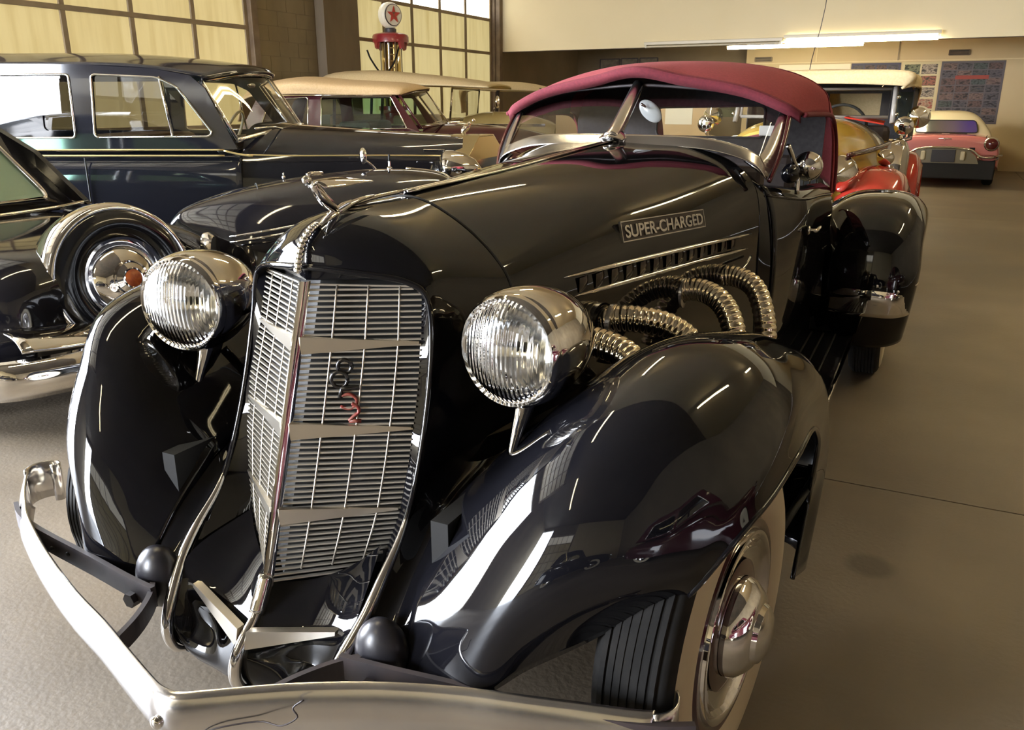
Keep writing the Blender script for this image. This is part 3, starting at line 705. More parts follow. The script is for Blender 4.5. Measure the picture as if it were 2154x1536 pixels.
# ---- skirt below the grille: apron, centre fin, side wings
AP = [[(0,-.345,.37),(.05,-.30,.362),(.10,-.262,.37),(.15,-.225,.395),(.19,-.19,.43)],
      [(0,-.400,.305),(.06,-.385,.298),(.12,-.368,.300),(.18,-.355,.325),(.240,-.335,.378)],
      [(0,-.440,.255),(.07,-.415,.235),(.13,-.39,.235),(.19,-.39,.25),(.234,-.395,.30)],
      [(0,-.450,.205),(.07,-.43,.185),(.13,-.42,.18),(.19,-.42,.19),(.222,-.425,.23)],
      [(0,-.435,.165),(.07,-.42,.150),(.13,-.41,.148),(.18,-.41,.155),(.216,-.41,.175)]]
for s in (1, -1):
    G = surf([[(s * p[0], p[1], p[2]) for p in r] for r in AP], 26, 20)
    if s < 0: G = [list(reversed(r)) for r in G]
    grid('apron', G, black, car)
    a = Vector((s * .012, -.432, .286)); b_ = Vector((s * .200, -.372, .322)); n_ = Vector((s * .1, -.03, .008))
    top = Vector((0, .008, .026))
    vs = [a + Vector((0, -.004, .018)), a + Vector((0, -.014, -.020)), b_ + Vector((0, -.004, .004)), b_ + Vector((0, -.006, -.004))]
    vs += [v + Vector((0, .02, 0)) for v in vs]
    mesh('grille_spear', vs, [(0, 2, 3, 1), (4, 5, 7, 6), (0, 1, 5, 4), (2, 6, 7, 3), (0, 4, 6, 2), (1, 3, 7, 5)], spear_m, car, False)
    wing = [(s*.262,-.160,.56),(s*.262,-.22,.48),(s*.262,-.29,.42),(s*.258,-.345,.365),(s*.243,-.395,.31),(s*.230,-.43,.265),(s*.224,-.442,.225),(s*.220,-.43,.185),(s*.215,-.40,.165)]
    tube('wing_moulding', wing, .01, chrome, car, 10, 50, rf=lambda u: .002 + .0125 * math.sin(PI * min(1, u * 1.05) * .93) ** .7)
    # catwalk panel from the wing out to the fender
    Wp = [(.264,-.05,.60),(.266,-.17,.52),(.264,-.28,.425),(.256,-.35,.36),(.238,-.41,.29),(.226,-.435,.22),(.22,-.40,.165)]
    Mp = [(.31,.05,.56),(.305,-.12,.50),(.305,-.24,.42),(.305,-.32,.35),(.30,-.37,.29),(.295,-.375,.22),(.29,-.34,.17)]
    Fp = [(.362,.15,.58),(.342,-.08,.54),(.347,-.20,.48),(.352,-.30,.40),(.362,-.38,.28),(.36,-.355,.22),(.36,-.32,.18)]
    G = surf([[(s * p[0], p[1], p[2]) for p in r] for r in (Wp, Mp, Fp)], 12, 40)
    if s > 0: G = [list(reversed(r)) for r in G]
    grid('catwalk', G, black, car)
    # rubber grommet where the bumper iron comes out
    sphere('bracket_grommet', (s * .314, -.372, .312), (.060, .045, .078), capr, car, 24)
fin = tube('centre_fin', [(0,-.355,.375),(0,-.39,.318),(0,-.43,.282),(0,-.458,.250),(0,-.468,.210),(0,-.452,.170),(0,-.42,.150)], .012, chrome, car, 10, 40, rf=lambda u: .008 + .006 * math.sin(PI * u))
tube('fin_cap', [(0,-.350,.392),(0,-.372,.350),(0,-.39,.32)], .017, chrome, car, 12, 12)
# chin pan closing the underside
mesh('chin_pan', [(-.216,-.41,.17),(.216,-.41,.17),(.34,.3,.16),(-.34,.3,.16)], [(0, 1, 2, 3)], underbody, car, False, solid=.01)

# ---- mascot: woman leaning forward with swept wings, and the beaded spine under her
M0 = car
orn = tube('hood_ornament', [(0,-.026,1.126),(0,-.048,1.145),(0,-.072,1.162),(0,-.092,1.182),(0,-.106,1.198)], .010, chrome, car, 10, 24, rf=lambda u: .0065 + .008 * math.sin(PI * min(1, u * .9)) * (1 - .3 * u))
sphere('head', (0, -.124, 1.207), (.009, .013, .0105), chrome, orn, 14, M=rot('X', -20))
tube('arm', [(0,-.122,1.217),(.003,-.112,1.2205),(.003,-.078,1.2185)], .0045, chrome, orn, 8, 8)
for s in (-1, 1):
    G = surf([[(s*.006,-.105,1.203),(s*.014,-.100,1.198),(s*.022,-.096,1.190)], [(s*.007,-.06,1.205),(s*.024,-.05,1.198),(s*.030,-.045,1.188)], [(s*.010,.0,1.203),(s*.026,.01,1.196),(s*.030,.015,1.191)], [(s*.014,.062,1.194),(s*.020,.075,1.192),(s*.022,.077,1.190)]], 12, 6)
    grid('wing', G, chrome, orn, solid=.003)
tube('drapery', [(.0,-.03,1.132),(.010,.005,1.146),(.012,.05,1.154),(.009,.095,1.156)], .009, chrome, orn, 8, 16, rf=lambda u: .009 * (1 - .7 * u))
tube('drapery', [(.0,-.03,1.128),(-.012,.0,1.142),(-.014,.04,1.149)], .008, chrome, orn, 8, 16, rf=lambda u: .008 * (1 - .7 * u))
tube('foot', [(0,-.022,1.130),(0,-.045,1.126),(0,-.070,1.116),(0,-.092,1.106)], .010, chrome, orn, 10, 12, rf=lambda u: .007 + .005 * math.sin(PI * u))
spine = cr([(0,-.168,1.022),(0,-.160,1.050),(0,-.146,1.078),(0,-.118,1.100),(0,-.100,1.108)], 12)
for i, p in enumerate(spine): sphere('spine_bead', p + Vector((0, -.006, .004)), (.0105, .008, .0075), chrome, car, 10, M=rot('X', 60 - 4 * i))

# ---- headlamps
def headlamp(parent, x, y, z, r, yaw, k=1.0):
    M = T(x, y, z) @ rot('Z', yaw)
    hb = lathe('headlamp', [(r*1.0, 0), (r*1.06, .012), (r*1.09, .04), (r*1.08, .08), (r*1.0, .13), (r*.84, .18), (r*.60, .225), (r*.30, .252), (0, .262)], chrome, parent, 48, 'Y', M, angle=80)
    lathe('lamp_rim', [(r*.93, -.006), (r*.97, -.014), (r*1.02, -.008), (r*1.045, .010), (r*1.03, .022), (r*.95, .02)], chrome, hb, 48, 'Y', M, angle=80)
    lathe('reflector', [(r*.95, .0), (r*.80, .035), (r*.55, .065), (r*.25, .082), (0, .086)], reflector, hb, 40, 'Y', M, angle=80)
    sphere('bulb', M @ Vector((0, .045, 0)), .012, paper, hb, 12)
    ln = lathe('lens', [(r*.955, .0), (r*.90, -.014), (r*.75, -.030), (r*.5, -.042), (r*.25, -.048), (0.0, -.05), (0.0, -.046), (r*.25, -.044), (r*.5, -.038), (r*.75, -.026), (r*.90, -.010), (r*.955, .003)], lens_m, hb, 48, 'Y', None, angle=80)
    ln.matrix_local = M
    return hb
for s, xx in ((1, .450), (-1, -.470)):
    hl = headlamp(car, xx, -.075, .880, .116 if s > 0 else .118, -8 if s > 0 else 9)
    # chrome bracket foot
    tube('lamp_bracket', [(xx + .012, -.02, .79), (xx + .010, -.03, .745), (xx + .004, -.045, .70), (xx - .002, -.065, .648)], .02, chrome, hl, 14, 20, rf=lambda u: .028 - .020 * u)
    tube('lamp_stay', [(xx - .04*s, .16, .84), (s*.33, .20, .76)], .02, black, hl, 10)

# ---- wheels
def wheel(parent, c, Rt=.396, rz=0, sx=1, ww=True, fancy=True, rim_m=chrome, tw=.085, n=56):
    """axis along local X, outer face towards sx"""
    M = T(*c) @ rot('Z', rz)
    f = lambda prof: [(r * Rt, sx * h) for r, h in prof]
    ty_ = lathe('tyre', f([(.62, -.07*tw/.085), (.80, -.088*tw/.085), (.93, -.080*tw/.085), (.985, -.062*tw/.085), (1.0, -.03), (1.0, .03), (.985, .062*tw/.085), (.955, .072*tw/.085), (.90, .079*tw/.085)]), rubber, parent, n, 'X', M, angle=60)
    lathe('whitewall', f([(.90, .079), (.86, .086), (.75, .090), (.65, .082), (.60, .070)]), whitewall if ww else rubber, ty_, n, 'X', M, angle=60)
    if fancy:
        for q in (-.05, -.033, -.017, 0, .017, .033, .05):           # tread ribs with narrow grooves
            lathe('tread_rib', [(Rt*.995, q - .0065), (Rt*1.006, q - .005), (Rt*1.006, q + .005), (Rt*.995, q + .0065)], rubber, ty_, n, 'X', M)
    rm = lathe('wheel_rim', f([(.615, .074), (.60, .083), (.56, .082), (.545, .078)]), maroon_pt, parent, n, 'X', M, angle=60)
    lathe('trim_ring', f([(.547, .076), (.54, .088), (.52, .088), (.505, .078), (.49, .086), (.465, .074), (.45, .082), (.42, .070), (.36, .070)]), rim_m, rm, n, 'X', M, angle=60)
    lathe('wheel_disc', f([(.37, .074), (.33, .078), (.28, .078)]), maroon_pt, rm, n, 'X', M, angle=60)
    lathe('hubcap', f([(.275, .076), (.28, .090), (.265, .104), (.22, .122), (.19, .130), (.17, .132), (.155, .142), (.10, .154), (.04, .159), (0, .160)]), rim_m, rm, n, 'X', M, angle=25)
    return ty_
wheel(car, tuple(WC - Vector((.085, 0, 0))), .396, -6.5, 1)
wheel(car, (-(WC.x - .085) * .86, WC.y + .05, WC.z), .396, -6.5, -1)
wheel(car, (.965, 3.50, .278), .396, 0, 1); wheel(car, (-.965, 3.50, .278), .396, 0, -1)
tube('front_axle', [(-.7, .096, .22), (.7, .096, .22)], .03, underbody, car, 8)
box('inner_fender_panel', .36, .40, -.25, 1.2, .05, .56, underbody, car); box('inner_fender_panel', -.40, -.36, -.25, 1.2, .05, .56, underbody, car)
box('undertray', -.36, .36, .05, 4.6, .10, .16, underbody, car)

# ---- bumper
bt = [(-1.06,-.195),(-.98,-.255),(-.88,-.321),(-.784,-.377),(-.60,-.46),(-.389,-.54),(-.22,-.592),(-.10,-.634),(.0,-.668),(.045,-.680),(.085,-.676),(.13,-.648),(.20,-.600),(.279,-.551),(.395,-.491),(.525,-.44),(.645,-.405),(.78,-.365),(.84,-.345),(.862,-.335)]
G = []
for p in cr([(x, y, 0) for x, y in bt], 90):
    t_ = Vector((0, -1, 0)); row = []
    for u, o in ((0, .008), (.012, -.002), (.035, -.012), (.058, -.016), (.080, -.012), (.103, -.002), (.115, .008)):
        row.append(Vector((p.x, p.y + o, .352 - u - .035 * max(0, (abs(p.x) - .75)) )))
    G.append(row)
bumper = grid('bumper', G, chrome_dull, car, solid=.006)
for s, xe, ye in ((1, .862, -.335), (-1, -1.06, -.195)):
    G = []
    for i in range(18):                                              # rolled eye at the end of the blade
        a = i / 17 * 1.8 * PI
        G.append([Vector((xe + s * .030 * math.sin(a), ye + .030 - .030 * math.cos(a) + (.06 * i / 17), z)) for z in (.345, .30, .23)])
    grid('bumper_eye', G, chrome_dull, bumper, solid=.005)
sphere('bumper_bolt', (.052, -.702, .296), (.013, .008, .013), chrome, bumper, 14)
crk = [(.30,-.587,.3535),(.285,-.60,.34),(.295,-.602,.325),(.27,-.618,.31),(.22,-.618,.300),(.16,-.655,.292),(.13,-.668,.275),(.125,-.665,.24)]
tube('bumper_crack', crk, .0016, dark_steel, bumper, 5, 30)
for s in (1, -1):
    for Q, zt, hh in (([(.93,-.31),(.86,-.345),(.736,-.375),(.50,-.405),(.36,-.425),(.26,-.435)], .333, .052), ([(.30,-.40),(.255,-.45),(.215,-.52),(.185,-.605)], .325, .045)):
        G = [[Vector((s * p.x, p.y, zt)), Vector((s * p.x, p.y, zt - hh))] for p in cr([(x, y, 0) for x, y in Q], 16)]
        grid('bumper_iron', G, dark_steel, bumper, solid=.012, sm=False)
    for xh in (.66, .60): sphere('iron_hole', (s * xh, -.40, .308), (.007, .004, .006), underbody, bumper, 8)
    lathe('iron_bolt', [(0, -.01), (.018, -.01), (.018, .012), (0, .012)], dark_steel, bumper, 6, 'Y', T(s*.33, -.44, .285), angle=20)

# ---- flexible chrome exhaust pipes
def pipe(P):
    Q = cr(P, 150)
    def rf(u):
        ph = (u * 24) % 1.0
        return .036 + .0035 * math.sin(PI * ph)
    return tube('exhaust_pipe', P, .036, chrome, car, 20, 190, rf=rf, label=None)
brass = mat('warm_chrome', (.80, .70, .52), .12, 1.0)
PP = [[(.36,.40,.775),(.44,.42,.775),(.54,.40,.755),(.60,.36,.70),(.62,.34,.60)],
      [(.36,.68,.762),(.46,.69,.775),(.56,.72,.755),(.63,.74,.69),(.65,.75,.56)],
      [(.42,1.22,.745),(.52,1.22,.760),(.61,1.18,.725),(.665,1.13,.63),(.68,1.10,.48)],
      [(.46,1.56,.735),(.56,1.56,.750),(.65,1.52,.715),(.705,1.46,.60),(.72,1.42,.46)]]
for p in PP:
    o = pipe(p); o.data.materials.clear(); o.data.materials.append(brass)
    lathe('pipe_flange', [(.036, 0), (.052, 0), (.052, .012), (.036, .014)], chrome_dull, o, 20, 'X', T(p[0][0] + .035, p[0][1], p[0][2]))

# ---- windshield
WSB = [(0,1.74,1.226),(.11,1.76,1.226),(.31,1.79,1.220),(.435,1.82,1.200),(.54,1.855,1.160),(.585,1.90,1.10)]
WST = [(0,2.04,1.437),(.11,2.045,1.432),(.31,2.07,1.415),(.435,2.09,1.393),(.54,2.105,1.360),(.605,2.12,1.325)]
for s in (1, -1):
    fs = lambda L_: [(s * p[0], p[1], p[2]) for p in L_]
    a, b_ = cr(fs(WSB), 20), cr(fs(WST), 20)
    grid('windshield_pane', [a, b_] if s > 0 else [b_, a], thin_glass('windshield_glass', (.90, .90, .90), 0.9) if s > 0 else glass_refl, car)
    # wide lower chrome channel
    lowin = cr(fs(WSB), 24)
    G = [[p + Vector((s * .008, -.030, -.024)) for p in lowin], [p + Vector((s * .006, -.026, -.018)) for p in lowin], [p + Vector((0, -.008, .012)) for p in lowin], [p + Vector((0, -.002, .017)) for p in lowin], [p + Vector((0, .02, .017)) for p in lowin]]
    grid('windshield_channel', G if s < 0 else G[::-1], chrome_dull, car, solid=.003)
    # broad side post tapering to a point at the cowl
    q = [(.606,2.125,1.33),(.612,2.02,1.235),(.606,1.94,1.15),(.592,1.875,1.085)]
    q2 = [(.580,2.10,1.33),(.570,1.985,1.235),(.552,1.895,1.165),(.505,1.842,1.150)]
    G = surf([fs(q), fs(q2)], 2, 14)
    grid('side_post', [[v for v in r] for r in (G if s > 0 else G[::-1])], chrome_dull, car, solid=.012)
    tube('top_channel', fs(WST), .007, dark_steel, car, 6, 20)
    tube('post_edge', fs([(.618,2.13,1.34),(.624,2.02,1.235),(.618,1.94,1.15),(.60,1.88,1.07)]), .009, maroon_pt, car, 8, 16)
    sphere('post_cap', (s*.615, 2.14, 1.335), (.016, .022, .014), chrome, car, 12)
cp_ = tube('centre_post', [(0,1.715,1.225),(0,1.78,1.262),(0,1.90,1.345),(0,2.03,1.437)], .020, chrome_dull, car, 14, 20, rf=lambda u: .034 - .010 * u)
G = surf([[(-.05,1.70,1.224),(0,1.68,1.236),(.05,1.70,1.224)], [(-.055,1.745,1.236),(0,1.72,1.255),(.055,1.745,1.236)], [(-.012,1.78,1.27),(0,1.765,1.28),(.012,1.78,1.27)]], 10, 12)
grid('post_foot', G, chrome, car, solid=.004)

# ---- maroon soft top
TP = [
 [(-.66,2.13,1.325),(-.60,2.085,1.362),(-.44,2.05,1.425),(-.20,2.01,1.470),(0,1.985,1.505),(.20,2.01,1.470),(.44,2.05,1.425),(.60,2.085,1.362),(.66,2.13,1.325)],
 [(-.665,2.30,1.325),(-.61,2.28,1.40),(-.45,2.25,1.465),(-.22,2.22,1.515),(0,2.20,1.530),(.22,2.22,1.515),(.45,2.25,1.465),(.61,2.28,1.40),(.665,2.30,1.325)],
 [(-.67,2.60,1.325),(-.63,2.60,1.43),(-.47,2.60,1.50),(-.23,2.60,1.545),(0,2.60,1.556),(.23,2.60,1.545),(.47,2.60,1.50),(.63,2.60,1.43),(.67,2.60,1.325)],
 [(-.68,2.95,1.31),(-.64,2.95,1.42),(-.48,3.0,1.505),(-.24,3.0,1.552),(0,3.0,1.562),(.24,3.0,1.552),(.48,3.0,1.505),(.64,2.95,1.42),(.68,2.95,1.31)],
 [(-.69,3.15,1.20),(-.65,3.24,1.33),(-.50,3.38,1.45),(-.25,3.45,1.51),(0,3.45,1.52),(.25,3.45,1.51),(.50,3.38,1.45),(.65,3.24,1.33),(.69,3.15,1.20)],
 [(-.70,3.25,1.05),(-.66,3.38,1.15),(-.50,3.58,1.25),(-.25,3.66,1.30),(0,3.68,1.31),(.25,3.66,1.30),(.50,3.58,1.25),(.66,3.38,1.15),(.70,3.25,1.05)],
 [(-.70,3.30,.90),(-.66,3.46,.94),(-.50,3.68,1.0),(-.25,3.78,1.03),(0,3.80,1.04),(.25,3.78,1.03),(.50,3.68,1.0),(.66,3.46,.94),(.70,3.30,.90)]]
TG = surf(TP, 50, 61)
top = grid('soft_top', TG, maroon_cloth, car, solid=.012, off=1.0)
# inner lining just below
grid('headliner', [[v + Vector((-v.x * .03, -.01 if i > 5 else .02, -.016)) for v in r] for i, r in enumerate(TG)][:23], lining, top)
# header flap in front and piping along seams
hdr = [(p[0], p[1] - .006, p[2] - .003) for p in TP[0]]
tube('header_binding', hdr, .010, maroon_edge, top, 8, 60)
G = [[Vector((v.x, v.y - .012 + .02 * k, v.z + .004 - .040 * k)) for v in cr(hdr, 60)] for k in (0, 1)]
grid('header_flap', G, maroon_edge, top, solid=.006)
tube('top_seam', [v + Vector((v.x * .002, 0, .003)) for v in cr(TP[3], 50)], .003, maroon_edge, top, 6)
for s in (-1, 1):
    tube('side_binding', [(s*.672,2.13,1.318),(s*.676,2.6,1.315),(s*.69,2.95,1.30),(s*.70,3.12,1.20),(s*.71,3.18,1.05),(s*.71,3.2,.92)], .011, maroon_edge, top, 8, 40)
    # side quarter of the top behind the door opening
    G = surf([[(s*.675,2.94,1.31),(s*.69,3.05,1.22),(s*.70,3.10,1.08),(s*.705,3.12,.92)], [(s*.68,3.0,1.30),(s*.69,3.16,1.20),(s*.70,3.26,1.05),(s*.70,3.31,.90)]], 4, 16)
    grid('top_quarter', G if s < 0 else G[::-1], maroon_cloth, top, solid=.01)
# rear curtain with the window
CY = 2.98
out = [(-.66, 1.0), (.66, 1.0), (.66, 1.28), (.62, 1.40), (.48, 1.475), (.24, 1.52), (0, 1.532), (-.24, 1.52), (-.48, 1.475), (-.62, 1.40), (-.66, 1.28)]
hole = rounded([(-.20, 1.195), (.365, 1.195), (.365, 1.352), (-.20, 1.342)], .03)
panel('rear_curtain', out, [hole], lambda u, v: Vector((u, CY, v)), lining, top, .01)
tube('rear_window_frame', [(u, CY - .008, v) for u, v in hole] + [(hole[0][0], CY - .008, hole[0][1])], .006, lining, top, 6)
mesh('rear_window', [(-.2, CY + .004, 1.195), (.365, CY + .004, 1.195), (.365, CY + .004, 1.352), (-.2, CY + .004, 1.342)], [(0, 1, 2, 3)], glass, top, False)
# the folded-out back of the roof must let the window see through: open panel in the canvas behind it
top_me = top.data
bm = bmesh.new(); bm.from_mesh(top_me)
dl = [f for f in bm.faces if (lambda c: c.y > 3.1 and -.36 < c.x < .60 and 1.02 < c.z < 1.39)(f.calc_center_median())]
bmesh.ops.delete(bm, geom=dl, context='FACES'); bm.to_mesh(top_me); bm.free()

# ---- cabin
mir = sphere('rear_view_mirror', (.03, 2.12, 1.33), (.062, .012, .036), mat('mirror_white_back', (.72, .76, .76), .2, 0, coat=.6), car, 20, M=rot('Y', 40))
tube('mirror_stalk', [(0, 2.08, 1.36), (.02, 2.10, 1.345)], .006, chrome, mir, 6)
box('side_wind_deflector', .50, .575, 2.12, 2.125, 1.235, 1.275, mat('deflector_plate', (.6, .6, .56), .3), car, .003, M=Matrix.Identity(4))
box('dashboard', -.56, .56, 1.93, 2.02, .92, 1.12, seat_m, car, .02)
sw = lathe('steering_wheel', [(.20 + .012 * math.cos(a), .012 * math.sin(a)) for a in [2 * PI * i / 10 for i in range(11)]], underbody, car, 28, 'Y', T(-.28, 2.2, 1.03) @ rot('X', -25))
box('seat_back', -.56, .56, 2.78, 2.90, .45, 1.12, seat_m, car, .04); box('seat_cushion', -.56, .56, 2.3, 2.80, .40, .62, seat_m, car, .04)
box('cabin_floor', -.62, .62, 1.9, 3.0, .28, .32, underbody, car)

# ---- doors and body sides
B = [
 [(.625,1.952,.34),(.63,1.952,.50),(.632,1.952,.70),(.615,1.952,.90),(.575,1.94,1.03),(.53,1.94,1.055)],
 [(.66,2.3,.34),(.685,2.3,.50),(.695,2.3,.70),(.69,2.3,.88),(.665,2.3,.985),(.62,2.3,1.01)],
 [(.67,2.7,.34),(.70,2.7,.50),(.71,2.7,.70),(.71,2.7,.86),(.69,2.7,.965),(.64,2.7,.99)],
 [(.66,3.12,.34),(.70,3.12,.50),(.72,3.12,.70),(.72,3.12,.84),(.70,3.12,.935),(.65,3.12,.965)]]
for s in (1, -1):
    G = surf([[(s * p[0], p[1], p[2]) for p in r] for r in B], 30, 24)
    if s < 0: G = [list(reversed(r)) for r in G]
    dr = grid('door', G, black, car, solid=.01)
    tube('door_gap', [(s * (p[0] + .003), p[1], p[2]) for p in B[0]], .003, underbody, dr, 6, 16)
    tube('beltline_moulding', [(s * (p[-2][0] + .012), p[-2][1], p[-2][2] - .02) for p in B], .007, black, dr, 8, 24)
    tube('door_handle', [(s*.722,2.32,.83),(s*.745,2.33,.83),(s*.750,2.40,.832),(s*.745,2.46,.828)], .009, chrome, dr, 8, 20)
    sphere('handle_rose', (s*.715, 2.32, .83), (.008, .020, .020), chrome, dr, 12)
# tail body: rounded rear deck
TB = [(3.10,.72,.30,.96,0),(3.5,.70,.30,.98,0),(4.0,.62,.32,.94,0),(4.5,.46,.36,.84,0),(4.9,.22,.42,.68,0),(5.05,.05,.48,.58,0)]
G = []
for Y_, w, z0, z1, _ in [tuple(v) for v in _cr5([tuple(t_) for t_ in TB], 30)]:
    G.append([Vector((w * (abs(math.cos(a)) ** .7) * (1 if math.cos(a) > 0 else -1), Y_, z0 + (z1 - z0) * abs(math.sin(a)) ** .7)) for a in [PI * j / 32 for j in range(33)]])
grid('tail_deck', G[::-1], black, car, closed=True, cap=True)
# running boards
for s in (1, -1):
    rb = box('running_board', min(s*.66, s*.90), max(s*.66, s*.90), 1.12, 3.12, .155, .185, black, car, .008)
    tube('board_trim', [(s*.905,1.15,.178),(s*.905,3.08,.178)], .007, chrome, rb, 6)
    for k in range(3): tube('board_rib', [(s*(.70 + .06*k),1.2,.188),(s*(.70 + .06*k),3.05,.188)], .005, rubber, rb, 6)
    box('sill_panel', min(s*.60, s*.67), max(s*.60, s*.67), 1.1, 3.2, .15, .36, black, car, .01)

# ---- rear fenders
RS = [
 [(.66,3.25,.13),(.76,3.17,.12),(.88,3.13,.12),(.98,3.12,.12),(1.07,3.14,.13),(1.13,3.2,.15),(1.14,3.30,.17)],
 [(.66,3.22,.30),(.76,3.12,.30),(.87,3.07,.30),(.98,3.06,.30),(1.08,3.08,.30),(1.15,3.15,.31),(1.155,3.30,.31)],
 [(.66,3.26,.53),(.75,3.13,.54),(.87,3.08,.55),(.99,3.07,.55),(1.10,3.10,.55),(1.17,3.18,.53),(1.175,3.34,.48)],
 [(.66,3.34,.70),(.755,3.22,.735),(.86,3.16,.755),(1.0,3.15,.755),(1.10,3.19,.735),(1.165,3.28,.68),(1.17,3.44,.60)],
 [(.66,3.52,.79),(.755,3.45,.845),(.86,3.42,.868),(1.0,3.42,.868),(1.10,3.45,.84),(1.170,3.5,.76),(1.175,3.6,.66)],
 [(.66,4.0,.79),(.755,3.98,.845),(.86,3.96,.868),(1.0,3.96,.868),(1.10,3.96,.84),(1.170,3.95,.76),(1.175,3.9,.66)],
 [(.62,4.5,.66),(.72,4.5,.70),(.86,4.5,.72),(.98,4.48,.72),(1.09,4.45,.69),(1.16,4.4,.62),(1.17,4.25,.52)],
 [(.58,4.85,.35),(.70,4.85,.36),(.84,4.83,.37),(.96,4.8,.37),(1.06,4.75,.36),(1.13,4.65,.33),(1.14,4.5,.30)],
 [(.58,4.9,.12),(.70,4.9,.12),(.84,4.88,.12),(.96,4.84,.12),(1.05,4.78,.12),(1.11,4.7,.12),(1.12,4.55,.12)]]
for s in (1, -1):
    G = surf([[(s * p[0], p[1], p[2]) for p in r] for r in RS], 70, 40)
    if s < 0: G = [list(reversed(r)) for r in G]
    rf_ = grid('rear_fender', G, black, car, solid=.006)
    cg = surf([[(s * p[0], p[1] - .006, p[2]) for p in r] for r in ([(x, y, z) for x, y, z in RS[1]], [(x, y - .002, .40) for x, y, z in RS[1]], [(a[0], a[1] - .002, .47) for a in RS[2]])], 12, 40)
    cg = [r[6:37] for r in cg]
    if s < 0: cg = [list(reversed(r)) for r in cg]
    g_ = grid('stone_guard', cg, chrome, rf_, solid=.005)
    sphere('guard_bolt', (s*.99, 3.050, .465), .010, chrome_dull, g_, 10); sphere('guard_bolt', (s*1.09, 3.075, .44), .010, chrome_dull, g_, 10)

# ---- side mirror / spot lamp beside the windshield
sp = sphere('side_spot_lamp', (.695, 2.21, 1.11), (.058, .066, .058), chrome, car, 28, M=rot('Z', 20))
lathe('lamp_face', [(.057, 0), (.061, .006), (.057, .014)], chrome, sp, 28, 'Y', T(.695, 2.215, 1.11))
sphere('lamp_shell', (.640, 2.14, 1.085), (.040, .06, .042), black, sp, 20)
tube('lamp_arm', [(.628, 2.08, 1.20), (.645, 2.12, 1.15), (.665, 2.15, 1.09), (.672, 2.15, 1.0)], .010, chrome, sp, 8, 16)

# ================================================================== OTHER CARS (local +X = nose, +Y = left)
def side_panel(t, outline, holes, yf, m, gm, sides=(-1, 1), frame=chrome, thick=.03, fr=.008, tint=None):
    for s in sides:
        f = lambda u, v: Vector((u, s * yf(v), v))
        panel('side_panel', outline, [rounded(h, .03) for h in holes], f, m, t, thick)
        for i, h in enumerate(holes):
            hh = rounded(h, .03); g = gm[i] if isinstance(gm, (list, tuple)) else gm
            w = mesh('side_window', [f(u, v) for u, v in hh], [tuple(range(len(hh)))], g, t, False)
            if frame: tube('window_frame', [f(u, v) + Vector((0, s * .018, 0)) for u, v in hh + [hh[0]]], fr, frame, w, 6)
def roof_grid(t, name, R_, m, nu=24, nv=24, **k):
    S = [[(x, y, z) for x, y, z in r] for r in R_]
    return grid(name, surf(S, nu, nv), m, t, **k)
def small_wheel(t, x, y, z=.36, Rt=.36, s=1, rim=chrome, ww=True, m=None):
    """outer face towards +Y*s"""
    M = T(x, y, z); q = lambda p: [(r * Rt, s * h) for r, h in p]
    w = lathe('tyre', q([(.6, -.07), (.9, -.085), (1, -.05), (1, .05), (.92, .078)]), rubber, t, 32, 'Y', M, angle=60)
    lathe('whitewall', q([(.92, .078), (.75, .09), (.62, .075)]), whitewall if ww else rubber, w, 32, 'Y', M)
    lathe('wheel_rim', q([(.62, .07), (.5, .05), (.3, .04), (.26, .07), (.18, .10), (0, .11)]), m or rim, w, 32, 'Y', M)
    return w
def arch_fender(t, cx, cz, y0, y1, r, m, a0=0, a1=180, fl=.10, drop=None, name='fender', n=28, bulge=.03):
    """curved mudguard over a wheel: inner edge y0, outer edge y1; angle 0 = front"""
    G = []
    for i in range(n):
        a = R(a0 + (a1 - a0) * i / (n - 1)); k = 1.0
        if drop and a < R(60): k = 1 + drop * (1 - a / R(60))
        rr = r * k; row = []
        for j in range(11):
            v = j / 10; yy = y0 + (y1 - y0) * v; h = rr + bulge * math.sin(PI * v) - (fl * max(0, v - .82) / .18 if v > .82 else 0)
            row.append(Vector((cx + h * math.cos(a), yy, cz + h * math.sin(a))))
        G.append(row)
    if (y1 > y0) : G = [list(reversed(g)) for g in G]
    return grid(name, G, m, t, solid=.012)

# ---------------- limousine
lim = thing('limousine', 'tall black limousine with gold pinstripes parked across the left background', 'car', (-4.48, 3.69, 0), 26.65)
dome('lower_body', [(-2.75,.45,.35,.80),(-2.68,.70,.32,.95),(-2.3,.83,.30,1.02),(-1.2,.86,.28,1.04),(.2,.86,.28,1.045),(.62,.855,.28,1.045),(.70,.85,.28,1.035)], black2, lim, e=9, res=30)
dome('hood', [(.70,.84,.30,1.215),(1.1,.78,.30,1.185),(1.6,.66,.30,1.15),(2.05,.52,.30,1.12),(2.30,.42,.30,1.105)], black2, lim, e=4.2, res=24)
